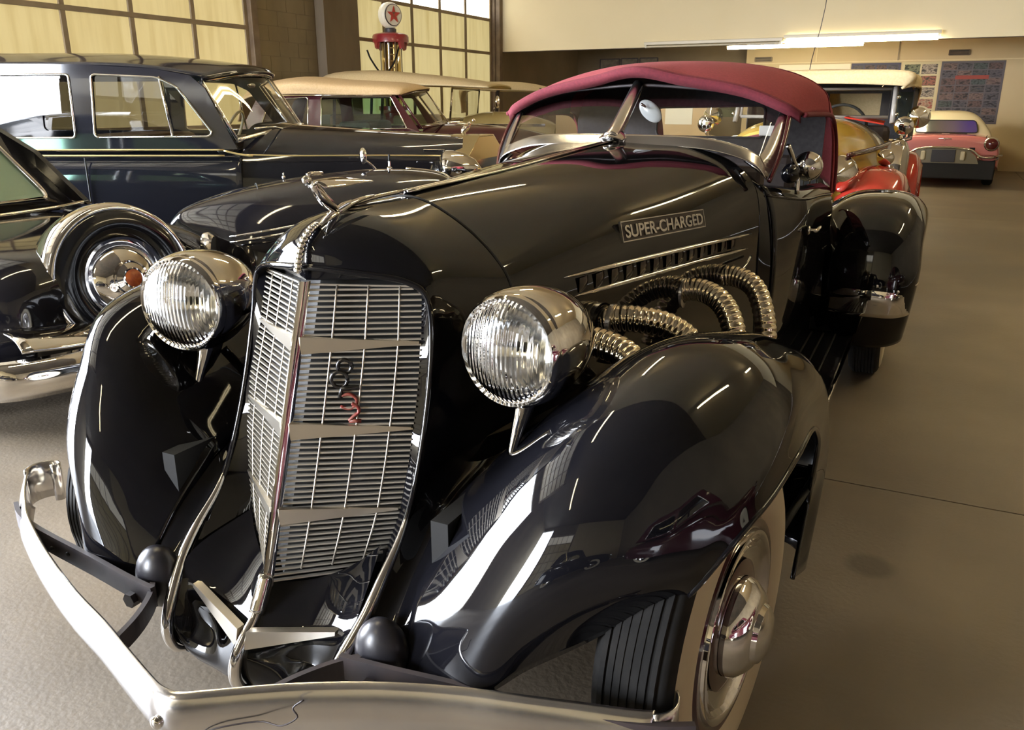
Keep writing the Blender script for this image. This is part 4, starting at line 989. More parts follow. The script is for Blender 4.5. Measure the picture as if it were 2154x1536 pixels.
# double gold belt moulding
for z_ in (1.036, .995): 
    for s in (-1, 1): tube('belt_moulding', [(-2.5,s*.80,z_-.01),(-2.0,s*.868,z_),(-1.0,s*.874,z_),(.2,s*.874,z_),(.60,s*.870,z_)], .007, mat('gold_pinstripe', (.62, .47, .22), .3, .6), lim, 6, 30)
for s in (-1, 1):
    tube('belt_moulding', [(.60,s*.870,1.03),(.70,s*.858,1.005),(.80,s*.848,.99)], .008, MATS['gold_pinstripe'], lim, 6, 10)
    tube('hood_hinge', [(.72,s*.852,1.0),(1.1,s*.79,.99),(1.6,s*.665,.985),(2.05,s*.525,.975),(2.28,s*.435,.97)], .006, MATS['gold_pinstripe'], lim, 6, 24)
    tube('door_gap', [(-.42,s*.868,.98),(-.42,s*.872,.7),(-.42,s*.868,.35)], .006, underbody, lim, 5)
ly = lambda z: .858 - .05 * max(0, (z - 1.05)) ** 1.3 * 1.6
SO = [(-2.45,1.04),(-2.5,1.25),(-2.35,1.50),(-1.9,1.60),(-1.2,1.625),(-.4,1.62),(.15,1.59),(.40,1.545),(.50,1.46),(.70,1.04)]
SH = [[(-1.62,1.15),(-1.58,1.50),(-1.45,1.55),(-.46,1.555),(-.46,1.12),(-1.6,1.12)], [(-.32,1.125),(-.30,1.555),(.16,1.535),(.30,1.47),(.53,1.155),(.50,1.13)]]
side_panel(lim, SO, SH, ly, black2, [thin_glass('limousine_rear_glass', (.35,.35,.35), 1.0), glass])
for s in (-1, 1):
    tube('vent_divider', [(.18, s*(ly(1.54)+.015), 1.54), (.24, s*(ly(1.14)+.015), 1.135)], .010, chrome, lim, 6)
RF = [[(-2.55,y*.55,1.10+.0*y) for y in (-1,-.5,0,.5,1)], [(-2.50,-.72,1.45),(-2.58,-.38,1.50),(-2.60,0,1.51),(-2.58,.38,1.50),(-2.50,.72,1.45)],
      [(-2.0,-.775,1.595),(-2.0,-.4,1.685),(-2.0,0,1.70),(-2.0,.4,1.685),(-2.0,.775,1.595)], [(-1.0,-.785,1.618),(-1.0,-.4,1.705),(-1.0,0,1.72),(-1.0,.4,1.705),(-1.0,.785,1.618)],
      [(-.1,-.785,1.612),(-.1,-.4,1.695),(-.1,0,1.705),(-.1,.4,1.695),(-.1,.785,1.612)], [(.40,-.765,1.55),(.55,-.4,1.625),(.60,0,1.64),(.55,.4,1.625),(.40,.765,1.55)], [(.46,-.755,1.515),(.66,-.4,1.575),(.72,0,1.59),(.66,.4,1.575),(.46,.755,1.515)]]
roof_grid(lim, 'roof', RF, black2, 34, 26, solid=.02)
# windshield: bowed frame and glass
def bow(L_): return cr(L_, 24)
wb_ = bow([(.69,-.83,1.10),(.86,-.5,1.155),(.94,0,1.19),(.86,.5,1.155),(.69,.83,1.10)]); wt_ = bow([(.44,-.74,1.51),(.62,-.42,1.565),(.68,0,1.58),(.62,.42,1.565),(.44,.74,1.51)])
grid('windshield', [wb_, wt_], thin_glass('clear_windshield', (.85, .85, .80), .9), lim)
tube('windshield_frame', wb_ + wt_[::-1] + [wb_[0]], .018, chrome, lim, 8)
tube('windshield_frame', [wb_[12], wt_[12]], .008, chrome, lim, 6)
for y_ in (-.45, .35): 
    w_ = tube('wiper', [(.93,y_,1.17),(.90,y_-.18,1.19),(.84,y_-.42,1.185)], .008, chrome, lim, 6)
sphere('inside_mirror', (.58,.0,1.50), (.015,.10,.025), chrome_dull, lim, 12)
box('bench_seat', -.75, -.15, -.7, .7, .4, 1.12, tan_leather, lim, .06); box('dashboard', .5, .62, -.75, .75, .95, 1.12, seat_m, lim, .02)
lathe('steering_wheel', [(.19 + .012 * math.cos(a), .012 * math.sin(a)) for a in [2 * PI * i / 10 for i in range(11)]], paper, lim, 24, 'X', T(.28, .35, 1.12) @ rot('Y', 25))
# pointed radiator shell with mascot
RX = 2.22
shell = [(-.44,.35),(-.44,.955),(-.17,1.10),(.17,1.10),(.44,.955),(.44,.35)]
panel('radiator_shell', [(u, v) for u, v in shell], [[(-.36,.40),(-.36,.925),(.36,.925),(.36,.40)]], lambda u, v: Vector((RX + .12 + .30 * (u + .44), u, v)), mat('nickel_shell', (.62, .56, .40), .12, 1.0), lim, .02)
top_ = [(RX - .02,-.44,.955),(RX - .02,-.17,1.108),(RX - .02,.17,1.108),(RX - .02,.44,.955)]; tf_ = [(RX + .13 + .30 * (y + .44), y, z) for _, y, z in top_]
mesh('radiator_top', top_ + tf_, [(0,1,5,4),(1,2,6,5),(2,3,7,6)], MATS['nickel_shell'], lim, False, solid=.01)
for k in range(23):
    xo = .30 * (-.34 + k * .0305 + .44); box('radiator_vane', RX + .07 + xo, RX + .12 + xo, -.345 + k * .0305, -.330 + k * .0305, .40, .925, MATS['nickel_shell'], lim)
box('radiator_back', RX + .02, RX + .04, -.42, .42, .35, .95, underbody, lim)
msc = tube('mascot', [(RX+.08,0,1.10),(RX+.07,0,1.14),(RX+.10,0,1.17),(RX+.13,0,1.21)], .02, chrome, lim, 8, 14, rf=lambda u: .012 + .014 * math.sin(PI * u))
sphere('mascot_head', (RX+.155,0,1.225), .016, chrome, msc, 10)
for s in (-1, 1): grid('mascot_wing', surf([[(RX+.12,s*.01,1.20),(RX+.11,s*.02,1.18)],[(RX+.03,s*.05,1.22),(RX+.02,s*.06,1.19)],[(RX-.05,s*.07,1.215),(RX-.05,s*.08,1.20)]], 8, 3), chrome, msc, solid=.006)
for s in (-1, 1):
    M = T(2.17, s*.60, .885) @ rot('Z', -90)
    hb = lathe('headlamp', [(.125,0),(.135,.02),(.135,.07),(.115,.15),(.07,.24),(.0,.29)], chrome, lim, 32, 'Y', M, angle=80)
    lathe('lens', [(.125,0),(.09,-.025),(0,-.04)], reflector, hb, 32, 'Y', M, angle=80); tube('stalk', [(2.09,s*.60,.78),(2.09,s*.60,.55)], .03, chrome, hb, 8)
    box('lamp_hood', 2.02, 2.18, s*.60-.02, s*.60+.02, 1.012, 1.026, chrome, hb, .004)
    arch_fender(lim, 1.95, .36, s*.42, s*.90, .48, black2, -10, 178, drop=.08)
    small_wheel(lim, 1.95, s*.72, s=s); small_wheel(lim, -1.7, s*.74, s=s)
    arch_fender(lim, -1.7, .36, s*.60, s*.90, .46, black2, 0, 178)

# ---------------- long low black car between the limousine and the roadster
mid = thing('coupe', 'low black car with a long rounded bonnet seen behind the roadster radiator', 'car', (-2.19, 2.45, 0), 47)
dome('bonnet', [(-.76,.08,.36,.72),(-.70,.15,.32,.785),(-.60,.25,.28,.83),(-.45,.38,.24,.875),(-.25,.46,.24,.915),(.05,.48,.24,.955),(.35,.48,.24,.98),(.62,.45,.24,.975),(.82,.36,.24,.94),(.93,.20,.26,.86)], black2, mid, e=2.6, res=40)
tube('bonnet_gap', [(-.28,.46*math.cos(a),.24+.68*math.sin(a)**.77) for a in [R(v) for v in range(30, 181, 8)]], .003, underbody, mid, 5)
for dz in (0, -.03): tube('side_trim', [(-.46,-.392,.68+dz),(-.25,-.482,.72+dz),(.1,-.505,.77+dz),(.45,-.50,.80+dz),(.7,-.46,.80+dz)], .006, chrome, mid, 6, 24)
nz = sphere('washer_nozzle', (-.12, .05, .945), (.010, .010, .012), chrome, mid, 10); tube('nozzle_pin', [(-.12,.05,.95),(-.12,.05,.972)], .004, chrome, nz, 6)
mm = tube('fender_mirror', [(.42,.05,.975),(.40,.04,1.0),(.36,.02,1.03)], .008, chrome, mid, 8, 8)
sphere('mirror_head', (.34, 0.0, 1.06), (.022, .042, .048), chrome, mm, 16)
am = lathe('aerial_base', [(.016,0),(.016,.012),(.008,.02),(.008,.05),(0,.05)], chrome, mid, 12, 'Z', T(.50,.02,.975)); tube('aerial', [(.50,.02,1.02),(.50,.02,1.065)], .007, underbody, am, 6)
tube('lamp_trim', [(.62,.10,.975),(.78,.05,.955),(.86,.0,.925),(.88,-.04,.87)], .008, chrome, mid, 8, 16)
small_wheel(mid, .45, -.42, .33, .33, -1, ww=False); small_wheel(mid, .45, .40, .33, .33, 1, ww=False)

# ---------------- black car with round spare wheel at far left
kit = thing('sedan', 'black car with chrome-ringed spare wheel on its tail at the left edge', 'car', (-4.39, .91, 0), 186)
dome('lower_body', [(-2.24,.40,.36,.62),(-2.18,.54,.32,.72),(-2.0,.64,.30,.775),(-1.5,.70,.28,.81),(-.6,.74,.26,.84),(.6,.74,.26,.84),(1.4,.70,.28,.80),(1.9,.58,.32,.70),(2.0,.4,.38,.60)], black2, kit, e=4.5, res=44)
ky = lambda z: .68 - .22 * max(0, z - .85)
side_panel(kit, [(-1.34,.82),(-1.06,1.10),(-.62,1.34),(-.3,1.40),(.3,1.38),(.7,1.28),(1.1,.82)], [[(-1.02,.88),(-.90,1.10),(-.60,1.26),(-.30,1.32),(-.30,.88)], [(-.2,.88),(-.2,1.32),(.3,1.30),(.62,1.22),(.90,.88)]], ky, black2, [glass_green, glass_green], fr=.012)
roof_grid(kit, 'roof', [[(-.62,-.59,1.33),(-.66,-.35,1.35),(-.67,0,1.355),(-.66,.35,1.35),(-.62,.59,1.33)], [(-.3,-.585,1.40),(-.3,-.35,1.44),(-.3,0,1.45),(-.3,.35,1.44),(-.3,.585,1.40)], [(.3,-.585,1.38),(.3,-.35,1.43),(.3,0,1.44),(.3,.35,1.43),(.3,.585,1.38)], [(.75,-.59,1.27),(.80,-.35,1.29),(.82,0,1.30),(.80,.35,1.29),(.75,.59,1.27)]], black2, 24, 20, solid=.02)
# sloping rear window between the pillars
RWk = lambda u, v: Vector((-1.34 + (v - .82) * 1.06 + .10 * (u / .6) ** 2, u, v))
panel('rear_pillar', [(-.66,.80),(-.60,1.33),(-.3,1.35),(.3,1.35),(.60,1.33),(.66,.80)], [rounded([(-.52,.86),(-.46,1.24),(.46,1.24),(.52,.86)], .06)], RWk, black2, kit, .02)
rw0 = rounded([(-.52,.86),(-.46,1.24),(.46,1.24),(.52,.86)], .06)
rwg = mesh('rear_window', [RWk(u, v) for u, v in rw0], [tuple(range(len(rw0)))], mat('pale_green_glass', (.16, .26, .20), .08, 0, coat=1), kit, False)
tube('window_frame', [RWk(u, v) + Vector((-.012, 0, .005)) for u, v in rw0 + [rw0[0]]], .014, chrome, rwg, 8)
tube('belt_moulding', [(-1.32,-.68,.835),(-1.38,-.4,.83),(-1.40,0,.83),(-1.38,.4,.83),(-1.32,.68,.835)], .010, chrome, kit, 6, 24)
for s in (-1, 1): tube('belt_moulding', [(-1.2,s*.70,.83),(0,s*.745,.845),(1.2,s*.72,.83)], .009, chrome, kit, 6, 20)
SM = T(-2.26, .054, .600) @ rot('Z', -16) @ rot('Y', 10)
q = lambda L_: [(r * .86, -h * .86) for r, h in L_]
sw_ = lathe('spare_cover', q([(.345,-.20),(.385,-.16),(.40,-.08),(.398,0),(.385,.045),(.365,.062),(.352,.055)]), chrome, kit, 56, 'X', SM, angle=70)
lathe('spare_tyre', q([(.355,.050),(.345,.062),(.31,.078),(.27,.078),(.24,.066),(.225,.045)]), mat('gloss_tyre', (.008, .009, .013), .12, 0, ior=1.5), sw_, 56, 'X', SM, angle=70)
lathe('spare_hubcap', q([(.226,.045),(.215,.062),(.20,.060),(.19,.045),(.175,.045),(.165,.060),(.12,.095),(.095,.105),(.085,.100),(.08,.112),(.055,.125),(.05,.120),(.045,.13)]), chrome, sw_, 48, 'X', SM, angle=30)
lathe('hub_medallion', q([(.045,.13),(.03,.137),(0,.14)]), orange_m, sw_, 24, 'X', SM)
# rear fins with wrapped tail lamps
for s in (-1,):
    dome('rear_fender', [(-2.28,.07,.30,.675,s*.51),(-2.18,.10,.30,.715,s*.53),(-1.9,.13,.30,.77,s*.55),(-1.3,.14,.30,.82,s*.60)], black2, kit, e=2.8, res=16)
    tl = dome('tail_lamp', [(-2.32,.045,.50,.715,s*.51),(-2.285,.052,.48,.735,s*.51),(-2.26,.05,.48,.73,s*.51)], chrome, kit, e=2.4)
# chrome bumper with wrapped corners
G = []
for p in cr([(-2.05,-.76,0),(-2.25,-.73,0),(-2.40,-.55,0),(-2.48,-.2,0),(-2.50,.1,0),(-2.47,.38,0),(-2.38,.62,0),(-2.26,.74,0),(-2.0,.78,0)], 50):
    G.append([Vector((p.x + o, p.y, .40 - u)) for u, o in ((0,.03),(.03,-.0),(.08,-.02),(.13,-.0),(.16,.03))])
grid('rear_bumper', G, chrome, kit, solid=.008)
G = surf([[(-2.22,.10,.45),(-2.36,.10,.43),(-2.44,.10,.40)], [(-2.22,.38,.46),(-2.34,.40,.45),(-2.42,.42,.41)], [(-2.16,.60,.48),(-2.28,.64,.47),(-2.34,.66,.43)]], 12, 8)
grid('bumper_shelf', G, chrome, kit, solid=.01)
for x_ in (-1.4, 1.2):
    for s in (-1, 1): small_wheel(kit, x_, s*.64, .33, .33, s, ww=False)

# ---------------- wine coloured sedan with tan roof
wine = thing('sedan', 'wine-red sedan with tan fabric roof behind the limousine', 'car', (-5.16, 7.76, 0), 23)
dome('lower_body', [(-2.08,.45,.35,.75),(-1.98,.68,.32,.92),(-1.6,.80,.30,1.0),(-.6,.82,.28,1.045),(.2,.82,.28,1.05),(.45,.81,.28,1.04)], wine_pt, wine, e=6, res=30)
dome('bonnet', [(.42,.80,.30,1.12),(.8,.72,.30,1.12),(1.3,.58,.30,1.09),(1.75,.42,.30,1.03),(2.1,.28,.32,.93),(2.2,.2,.36,.85)], wine_pt, wine, e=3.2, res=26)
yw_ = lambda z: .80 - .30 * max(0, z - 1.05) ** 1.2
side_panel(wine, [(-1.75,1.03),(-1.55,1.40),(-1.3,1.50),(.05,1.49),(.12,1.455),(.44,1.03)], [[(-1.5,1.08),(-1.38,1.40),(-.92,1.43),(-.92,1.07)], [(-.76,1.07),(-.76,1.435),(.08,1.435),(.28,1.075)]], yw_, wine_pt, [glass, glass_green])
RT = [[(-1.85,y,1.15) for y in (-.6,-.3,0,.3,.6)], [(-1.70,-.68,1.42),(-1.78,-.35,1.5),(-1.8,0,1.51),(-1.78,.35,1.5),(-1.70,.68,1.42)], [(-1.2,-.735,1.465),(-1.2,-.66,1.60),(-1.2,0,1.67),(-1.2,.66,1.60),(-1.2,.735,1.465)], [(-.5,-.74,1.46),(-.5,-.66,1.57),(-.5,0,1.635),(-.5,.66,1.57),(-.5,.74,1.46)], [(.10,-.735,1.46),(.12,-.62,1.545),(.15,0,1.60),(.12,.62,1.545),(.10,.735,1.46)], [(.20,-.70,1.46),(.34,-.45,1.515),(.42,0,1.54),(.34,.45,1.515),(.20,.70,1.46)]]
roof_grid(wine, 'fabric_roof', RT, tan_cloth, 34, 30, solid=.02)
for s in (-1, 1): tube('drip_rail', [(-1.3,s*.75,1.452),(.1,s*.75,1.452)], .008, chrome, wine, 6)
wb2 = bow([(.45,-.79,1.08),(.60,-.45,1.11),(.66,0,1.125),(.60,.45,1.11),(.45,.79,1.08)]); wt2 = bow([(.18,-.70,1.45),(.32,-.42,1.495),(.38,0,1.51),(.32,.42,1.495),(.18,.70,1.45)])
grid('windshield', [wb2, wt2], glass, wine); tube('windshield_frame', wb2 + wt2[::-1] + [wb2[0]], .014, wine_pt, wine, 8)
tube('windshield_post', [wb2[12], wt2[12]], .01, chrome, wine, 6)
tube('wiper', [(.64,-.1,1.12),(.60,-.3,1.15),(.55,-.5,1.135)], .008, chrome, wine, 6)
box('bonnet_trim', .75, 1.9, -.008, .008, 1.08, 1.115, chrome, wine, .003); box('front_seat', -.6, -.2, -.65, .65, .4, 1.15, seat_m, wine, .05)
for x_ in (-1.35, 1.45):
    for s in (-1, 1): small_wheel(wine, x_, s*.72, .35, .35, s); arch_fender(wine, x_, .35, s*.45, s*.86, .44, wine_pt, 0, 178)
tube('spot_lamp_arm', [(.46,.80,1.12),(.50,.86,1.16)], .01, chrome, wine, 6)

# ---------------- two cream touring cars behind it
def tourer(t, body_m, with_top, dx=0.0):
    dome('lower_body', [(-1.75,.5,.4,.85),(-1.65,.68,.36,1.0),(-1.0,.73,.34,1.07),(.2,.72,.34,1.10),(.4,.70,.34,1.12)], body_m, t, e=5, res=24)
    dome('bonnet', [(.4,.69,.36,1.20),(.75,.62,.36,1.25),(1.2,.50,.36,1.22),(1.6,.40,.38,1.12),(1.72,.36,.4,1.05)], body_m, t, e=2.8, res=20)
    roof_grid(t, 'canvas_top', with_top, tan_cloth2, 30, 26, solid=.02)
    for x_ in (-1.2, 1.3):
        for s in (-1, 1): small_wheel(t, x_, s*.68, .37, .37, s); arch_fender(t, x_, .37, s*.46, s*.80, .44, body_m, 0, 178)
    for x_ in (-1.5, -.75):
        for s in (-1, 1): tube('top_bow', [(x_, s*.69, 1.05), (x_ + .05, s*.69, 1.62)], .022, dark_steel, t, 6)
    box('rear_seat', -1.6, -1.2, -.65, .65, .5, 1.2, tan_leather, t, .05); box('front_seat', -.6, -.25, -.65, .65, .5, 1.2, tan_leather, t, .05)
    fr_ = [(.30,-.70,1.15),(.34,-.70,1.56),(.34,.70,1.56),(.30,.70,1.15),(.30,-.70,1.15)]
    tube('windshield_frame', fr_, .016, chrome, t, 6); mesh('windshield', fr_[:4], [(0,1,2,3)], glass, t, False)
cr1 = thing('touring_car', 'cream touring car with long buff canvas top behind the wine-red sedan', 'car', (-5.62, 9.72, 0), 13)
tourer(cr1, cream_pt, [[(-1.74,y,1.2) for y in (-.6,-.3,0,.3,.6)], [(-1.72,-.70,1.60),(-1.75,-.5,1.70),(-1.75,0,1.73),(-1.75,.5,1.70),(-1.72,.70,1.60)], [(-1.1,-.72,1.63),(-1.1,-.52,1.79),(-1.1,0,1.825),(-1.1,.52,1.79),(-1.1,.72,1.63)], [(-.3,-.72,1.615),(-.3,-.52,1.74),(-.3,0,1.77),(-.3,.52,1.74),(-.3,.72,1.615)], [(.45,-.72,1.595),(.45,-.52,1.66),(.45,0,1.69),(.45,.52,1.66),(.45,.72,1.595)], [(.86,-.68,1.575),(.88,-.5,1.60),(.90,0,1.615),(.88,.5,1.60),(.86,.68,1.575)]])
sphere('side_mirror', (1.0, -.72, 1.38), (.03, .07, .085), chrome, cr1, 14); tube('mirror_arm', [(.9,-.6,1.2),(.95,-.70,1.30)], .01, chrome, cr1, 6)
cr2 = thing('touring_car', 'smaller buff-topped car farthest back beside the dark corner', 'car', (-5.0, 13.4, 0), 26.65)
tourer(cr2, mat('dark_green_paint', (.02, .03, .02), .15), [[(-2.1,y,1.2) for y in (-.6,-.3,0,.3,.6)], [(-2.05,-.74,1.58),(-2.1,-.5,1.66),(-2.1,0,1.68),(-2.1,.5,1.66),(-2.05,.74,1.58)], [(-1.5,-.77,1.59),(-1.5,-.55,1.70),(-1.5,0,1.735),(-1.5,.55,1.70),(-1.5,.77,1.59)], [(-.9,-.77,1.58),(-.9,-.55,1.68),(-.9,0,1.71),(-.9,.55,1.68),(-.9,.77,1.58)], [(-.3,-.76,1.54),(-.3,-.5,1.57),(-.3,0,1.59),(-.3,.5,1.57),(-.3,.76,1.54)]])

# ---------------- yellow and red phaeton behind the roadster
yel = thing('phaeton', 'yellow and red vintage car with buff canvas top behind the black roadster', 'car', (.03, 5.35, 0), -90.5)
dome('body_side', [(-3.3,.55,.4,.9),(-3.0,.72,.36,1.02),(-2.2,.76,.34,1.06),(-1.35,.72,.34,1.08),(-1.1,.66,.34,1.08)], yellow_pt, yel, e=5, res=24)
dome('bonnet', [(-1.16,.66,.34,1.240),(-.6,.63,.36,1.235),(0,.53,.38,1.205),(.22,.47,.40,1.17)], yellow_pt, yel, e=3.2, res=20)
dome('cowl', [(-1.42,.70,.6,1.235),(-1.25,.675,.6,1.255),(-1.15,.665,.6,1.243)], grey_pt, yel, e=2.9, res=8)
mesh('cowl_flash', [(-1.17,.28,1.243),(-1.17,.60,1.19),(-1.30,.60,1.21),(-1.27,.33,1.252)], [(0,1,2,3)], red_pt, yel, False, solid=.012)
for s in (-1, 1): tube('side_moulding', [(.2,s*.48,1.0),(-.4,s*.605,1.02),(-1.0,s*.665,1.035),(-1.35,s*.725,1.045),(-2.6,s*.77,1.03)], .017, maroon_pt, yel, 8, 24, flat=1.2)
panel('radiator_shell', rounded([(-.36,.45),(-.36,1.10),(0,1.17),(.36,1.10),(.36,.45)], .08), [rounded([(-.30,.5),(-.30,1.04),(0,1.10),(.30,1.04),(.30,.5)], .06)], lambda u, v: Vector((.26, u, v)), chrome, yel, .05)
box('radiator_core', .20, .23, -.32, .32, .46, 1.08, underbody, yel)
for k in range(14): box('radiator_bar', .24, .25, -.29 + k*.044, -.28 + k*.044, .5, 1.07, chrome, yel)
for s in (-1, 1):
    M = T(.12, s*.42, .86) @ rot('Z', -90)
    hb = lathe('headlamp', [(.132,0),(.142,.01),(.142,.04),(.12,.12),(.07,.20),(0,.23)], chrome, yel, 36, 'Y', M, angle=80)
    lathe('lens', [(.132,0),(.10,-.016),(.05,-.026),(0,-.028)], mat('frosted_lens', (.52, .50, .46), .18, 0, coat=1.0), hb, 36, 'Y', M, angle=80)
    tube('lamp_post', [(.0,s*.42,.76),(.0,s*.40,.60)], .022, chrome, hb, 8)
    # flowing red fender
    Fq = [[(.42,s*.44,.38),(.48,s*.56,.40),(.48,s*.70,.40),(.42,s*.82,.38),(.36,s*.86,.34)],
          [(.30,s*.43,.62),(.36,s*.56,.66),(.36,s*.70,.665),(.30,s*.82,.62),(.25,s*.87,.54)],
          [(.08,s*.42,.78),(.10,s*.56,.845),(.10,s*.70,.85),(.08,s*.83,.80),(.05,s*.885,.70)],
          [(-.22,s*.44,.82),(-.22,s*.57,.895),(-.22,s*.71,.90),(-.22,s*.84,.85),(-.22,s*.895,.74)],
          [(-.50,s*.48,.74),(-.50,s*.60,.80),(-.50,s*.73,.80),(-.50,s*.85,.75),(-.50,s*.90,.64)],
          [(-.85,s*.56,.50),(-.85,s*.66,.52),(-.85,s*.76,.52),(-.85,s*.86,.49),(-.85,s*.90,.42)],
          [(-1.2,s*.60,.33),(-1.2,s*.68,.33),(-1.2,s*.76,.33),(-1.2,s*.85,.33),(-1.2,s*.90,.30)]]
    G = surf(Fq, 44, 22)
    if s > 0: G = [list(reversed(r)) for r in G]
    grid('front_fender', G, red_pt, yel, solid=.012)
    M2 = T(-.72, s*.755, .80)
    sp_ = lathe('spare_cover', [(.0,.085),(.21,.085),(.265,.06),(.29,.0),(.265,-.06),(.21,-.085),(0,-.085)], grey_pt, yel, 40, 'Y', M2, angle=70)
    lathe('spare_band', [(.285,.045),(.298,0),(.285,-.045)], chrome, sp_, 40, 'Y', M2)
    M3 = T(-.26, s*.70, .965) @ rot('Z', -90); lathe('parking_lamp', [(0,-.03),(.05,-.022),(.062,0),(.05,.05),(0,.09)], chrome, yel, 24, 'Y', M3)
    tube('lamp_stem', [(-.30,s*.70,.92),(-.30,s*.70,.87)], .012, dark_steel, yel, 6)
    mr_ = sphere('strap_mirror', (-.62, s*.78, 1.19), (.02, .072, .072), chrome, yel, 24); tube('mirror_stem', [(-.62,s*.78,1.14),(-.66,s*.77,1.10)], .014, chrome, mr_, 6)
    M4 = T(-1.2, s*.86, 1.25) @ rot('Z', -90); lathe('spot_lamp', [(.085,0),(.09,.02),(.07,.09),(0,.13)], chrome, yel, 28, 'Y', M4); lathe('spot_lens', [(.085,0),(.05,-.02),(0,-.025)], MATS['frosted_lens'], yel, 28, 'Y', M4)
    small_wheel(yel, .0, s*.71, .38, .38, s, ww=True, m=red_pt); small_wheel(yel, -3.0, s*.71, .38, .38, s, m=red_pt)
    arch_fender(yel, -3.0, .38, s*.55, s*.90, .47, red_pt, 0, 178)
    box('running_board', -2.6, -.95, min(s*.68, s*.90), max(s*.68, s*.90), .30, .33, dark_steel, yel, .01)
    tube('windshield_stanchion', [(-1.20,s*.66,1.20),(-1.28,s*.655,1.35),(-1.33,s*.65,1.49)], .022, grey_pt, yel, 8)
    mesh('wind_wing', [(-1.22,s*.68,1.24),(-1.10,s*.80,1.24),(-1.14,s*.80,1.45),(-1.30,s*.67,1.45)], [(0,1,2,3)], glass_green, yel, False)
    for z_ in (1.27, 1.41): sphere('wing_clamp', (-1.22,s*.685,z_), .018, chrome, yel, 10)
fr_ = [(-1.24,-.62,1.245),(-1.33,-.62,1.475),(-1.33,.62,1.475),(-1.24,.62,1.245),(-1.24,-.62,1.245)]
mesh('windshield', fr_[:4], [(0,1,2,3)], glass, yel, False); tube('windshield_frame', fr_, .016, grey_pt, yel, 6)
tube('windshield_bar', [(-1.24,.0,1.25),(-1.33,.0,1.47)], .006, chrome, yel, 6)
lathe('steering_wheel', [(.21 + .013 * math.cos(a), .013 * math.sin(a)) for a in [2 * PI * i / 10 for i in range(11)]], underbody, yel, 28, 'X', T(-1.62, .22, 1.15) @ rot('Y', 20))
YT = [[(-1.16,-.70,1.475),(-1.13,-.66,1.50),(-1.10,0,1.52),(-1.13,.66,1.50),(-1.16,.70,1.475)], [(-1.20,-.77,1.49),(-1.14,-.72,1.60),(-1.12,0,1.595),(-1.14,.72,1.60),(-1.20,.77,1.49)], [(-1.35,-.79,1.49),(-1.30,-.72,1.60),(-1.28,0,1.63),(-1.30,.72,1.60),(-1.35,.79,1.49)], [(-2.2,-.79,1.50),(-2.2,-.70,1.61),(-2.2,0,1.65),(-2.2,.70,1.61),(-2.2,.79,1.50)], [(-3.2,-.78,1.46),(-3.2,-.68,1.60),(-3.2,0,1.60),(-3.2,.68,1.60),(-3.2,.78,1.46)], [(-3.45,-.70,1.1),(-3.5,-.5,1.15),(-3.52,0,1.16),(-3.5,.5,1.15),(-3.45,.70,1.1)]]
roof_grid(yel, 'canvas_top', YT, tan_cloth2, 40, 34, solid=.02)
tube('top_seam', [(-1.38,.56,1.635),(-1.22,.56,1.60),(-1.17,.58,1.54),(-1.16,.55,1.49)], .004, tan_cloth, yel, 5, 14)
panel('rear_curtain', [(-.70,1.0),(.70,1.0),(.74,1.45),(.66,1.58),(-.66,1.58),(-.74,1.45)], [[(-.10,1.24),(.42,1.24),(.42,1.46),(-.10,1.46)]], lambda u, v: Vector((-3.15, u, v)), lining, yel, .02)
for s in (-1, 1):
    mesh('side_curtain', [(-2.2,s*.76,1.04),(-3.2,s*.76,1.02),(-3.2,s*.76,1.5),(-2.2,s*.76,1.52)], [(0,1,2,3)], lining, yel, False, solid=.01)
box('front_seat', -2.2, -2.0, -.6, .6, .5, 1.16, seat_m, yel, .05)
tube('front_bumper', [(.55,-.8,.42),(.70,-.4,.42),(.72,0,.42),(.70,.4,.42),(.55,.8,.42)], .035, chrome, yel, 8, 24, flat=.5)

# ---------------- pink coupe with cream roof, tail towards us
pk = thing('coupe', 'pink coupe with cream roof parked under the mezzanine at far right', 'car', (1.17, 14.75, 0), 90)
PB = [(-.02,.60,.50,.70),(.0,.74,.42,.80),(.08,.84,.34,.85),(.5,.88,.26,.87),(1.2,.89,.26,.88),(2.6,.89,.26,.88),(3.6,.86,.28,.86),(4.05,.76,.34,.80),(4.15,.5,.4,.7)]
dome('lower_body', PB, pink_pt, pk, e=4.5, res=50)
dome('hardtop', [(.42,.66,.80,.875),(.46,.70,.80,.93),(.62,.66,.80,1.09),(.82,.60,.80,1.20),(1.1,.565,.80,1.235),(1.5,.56,.80,1.235),(1.9,.585,.80,1.15),(2.1,.62,.80,.95),(2.14,.64,.80,.86)], white_top, pk, e=3.6, res=40)
rwp = rounded([(-.49,.885),(-.44,1.085),(.44,1.085),(.49,.885)], .06)
f_ = lambda u, v: Vector((.385 + (v - .885) * .86, u, v))
rw_glass = mat('opal_rear_glass', (.10, .10, .12), .12, 0, coat=1.0)
nt = rw_glass.node_tree; tc = nt.nodes.new('ShaderNodeTexCoord'); sx_ = nt.nodes.new('ShaderNodeSeparateXYZ'); nt.links.new(tc.outputs['Object'], sx_.inputs[0])
mr = nt.nodes.new('ShaderNodeMapRange'); mr.inputs['From Min'].default_value = .49; mr.inputs['From Max'].default_value = -.49; nt.links.new(sx_.outputs['Y'], mr.inputs[0])
rp_ = nt.nodes.new('ShaderNodeValToRGB'); nt.links.new(mr.outputs[0], rp_.inputs[0]); e = rp_.color_ramp.elements
e[0].color = (.05, .085, .05, 1); e[1].color = (.07, .045, .22, 1); e[1].position = .85; x_ = e.new(.35); x_.color = (.10, .085, .08, 1); x_ = e.new(.6); x_.color = (.11, .085, .13, 1)
nt.links.new(rp_.outputs[0], nt.nodes['Principled BSDF'].inputs['Base Color'])
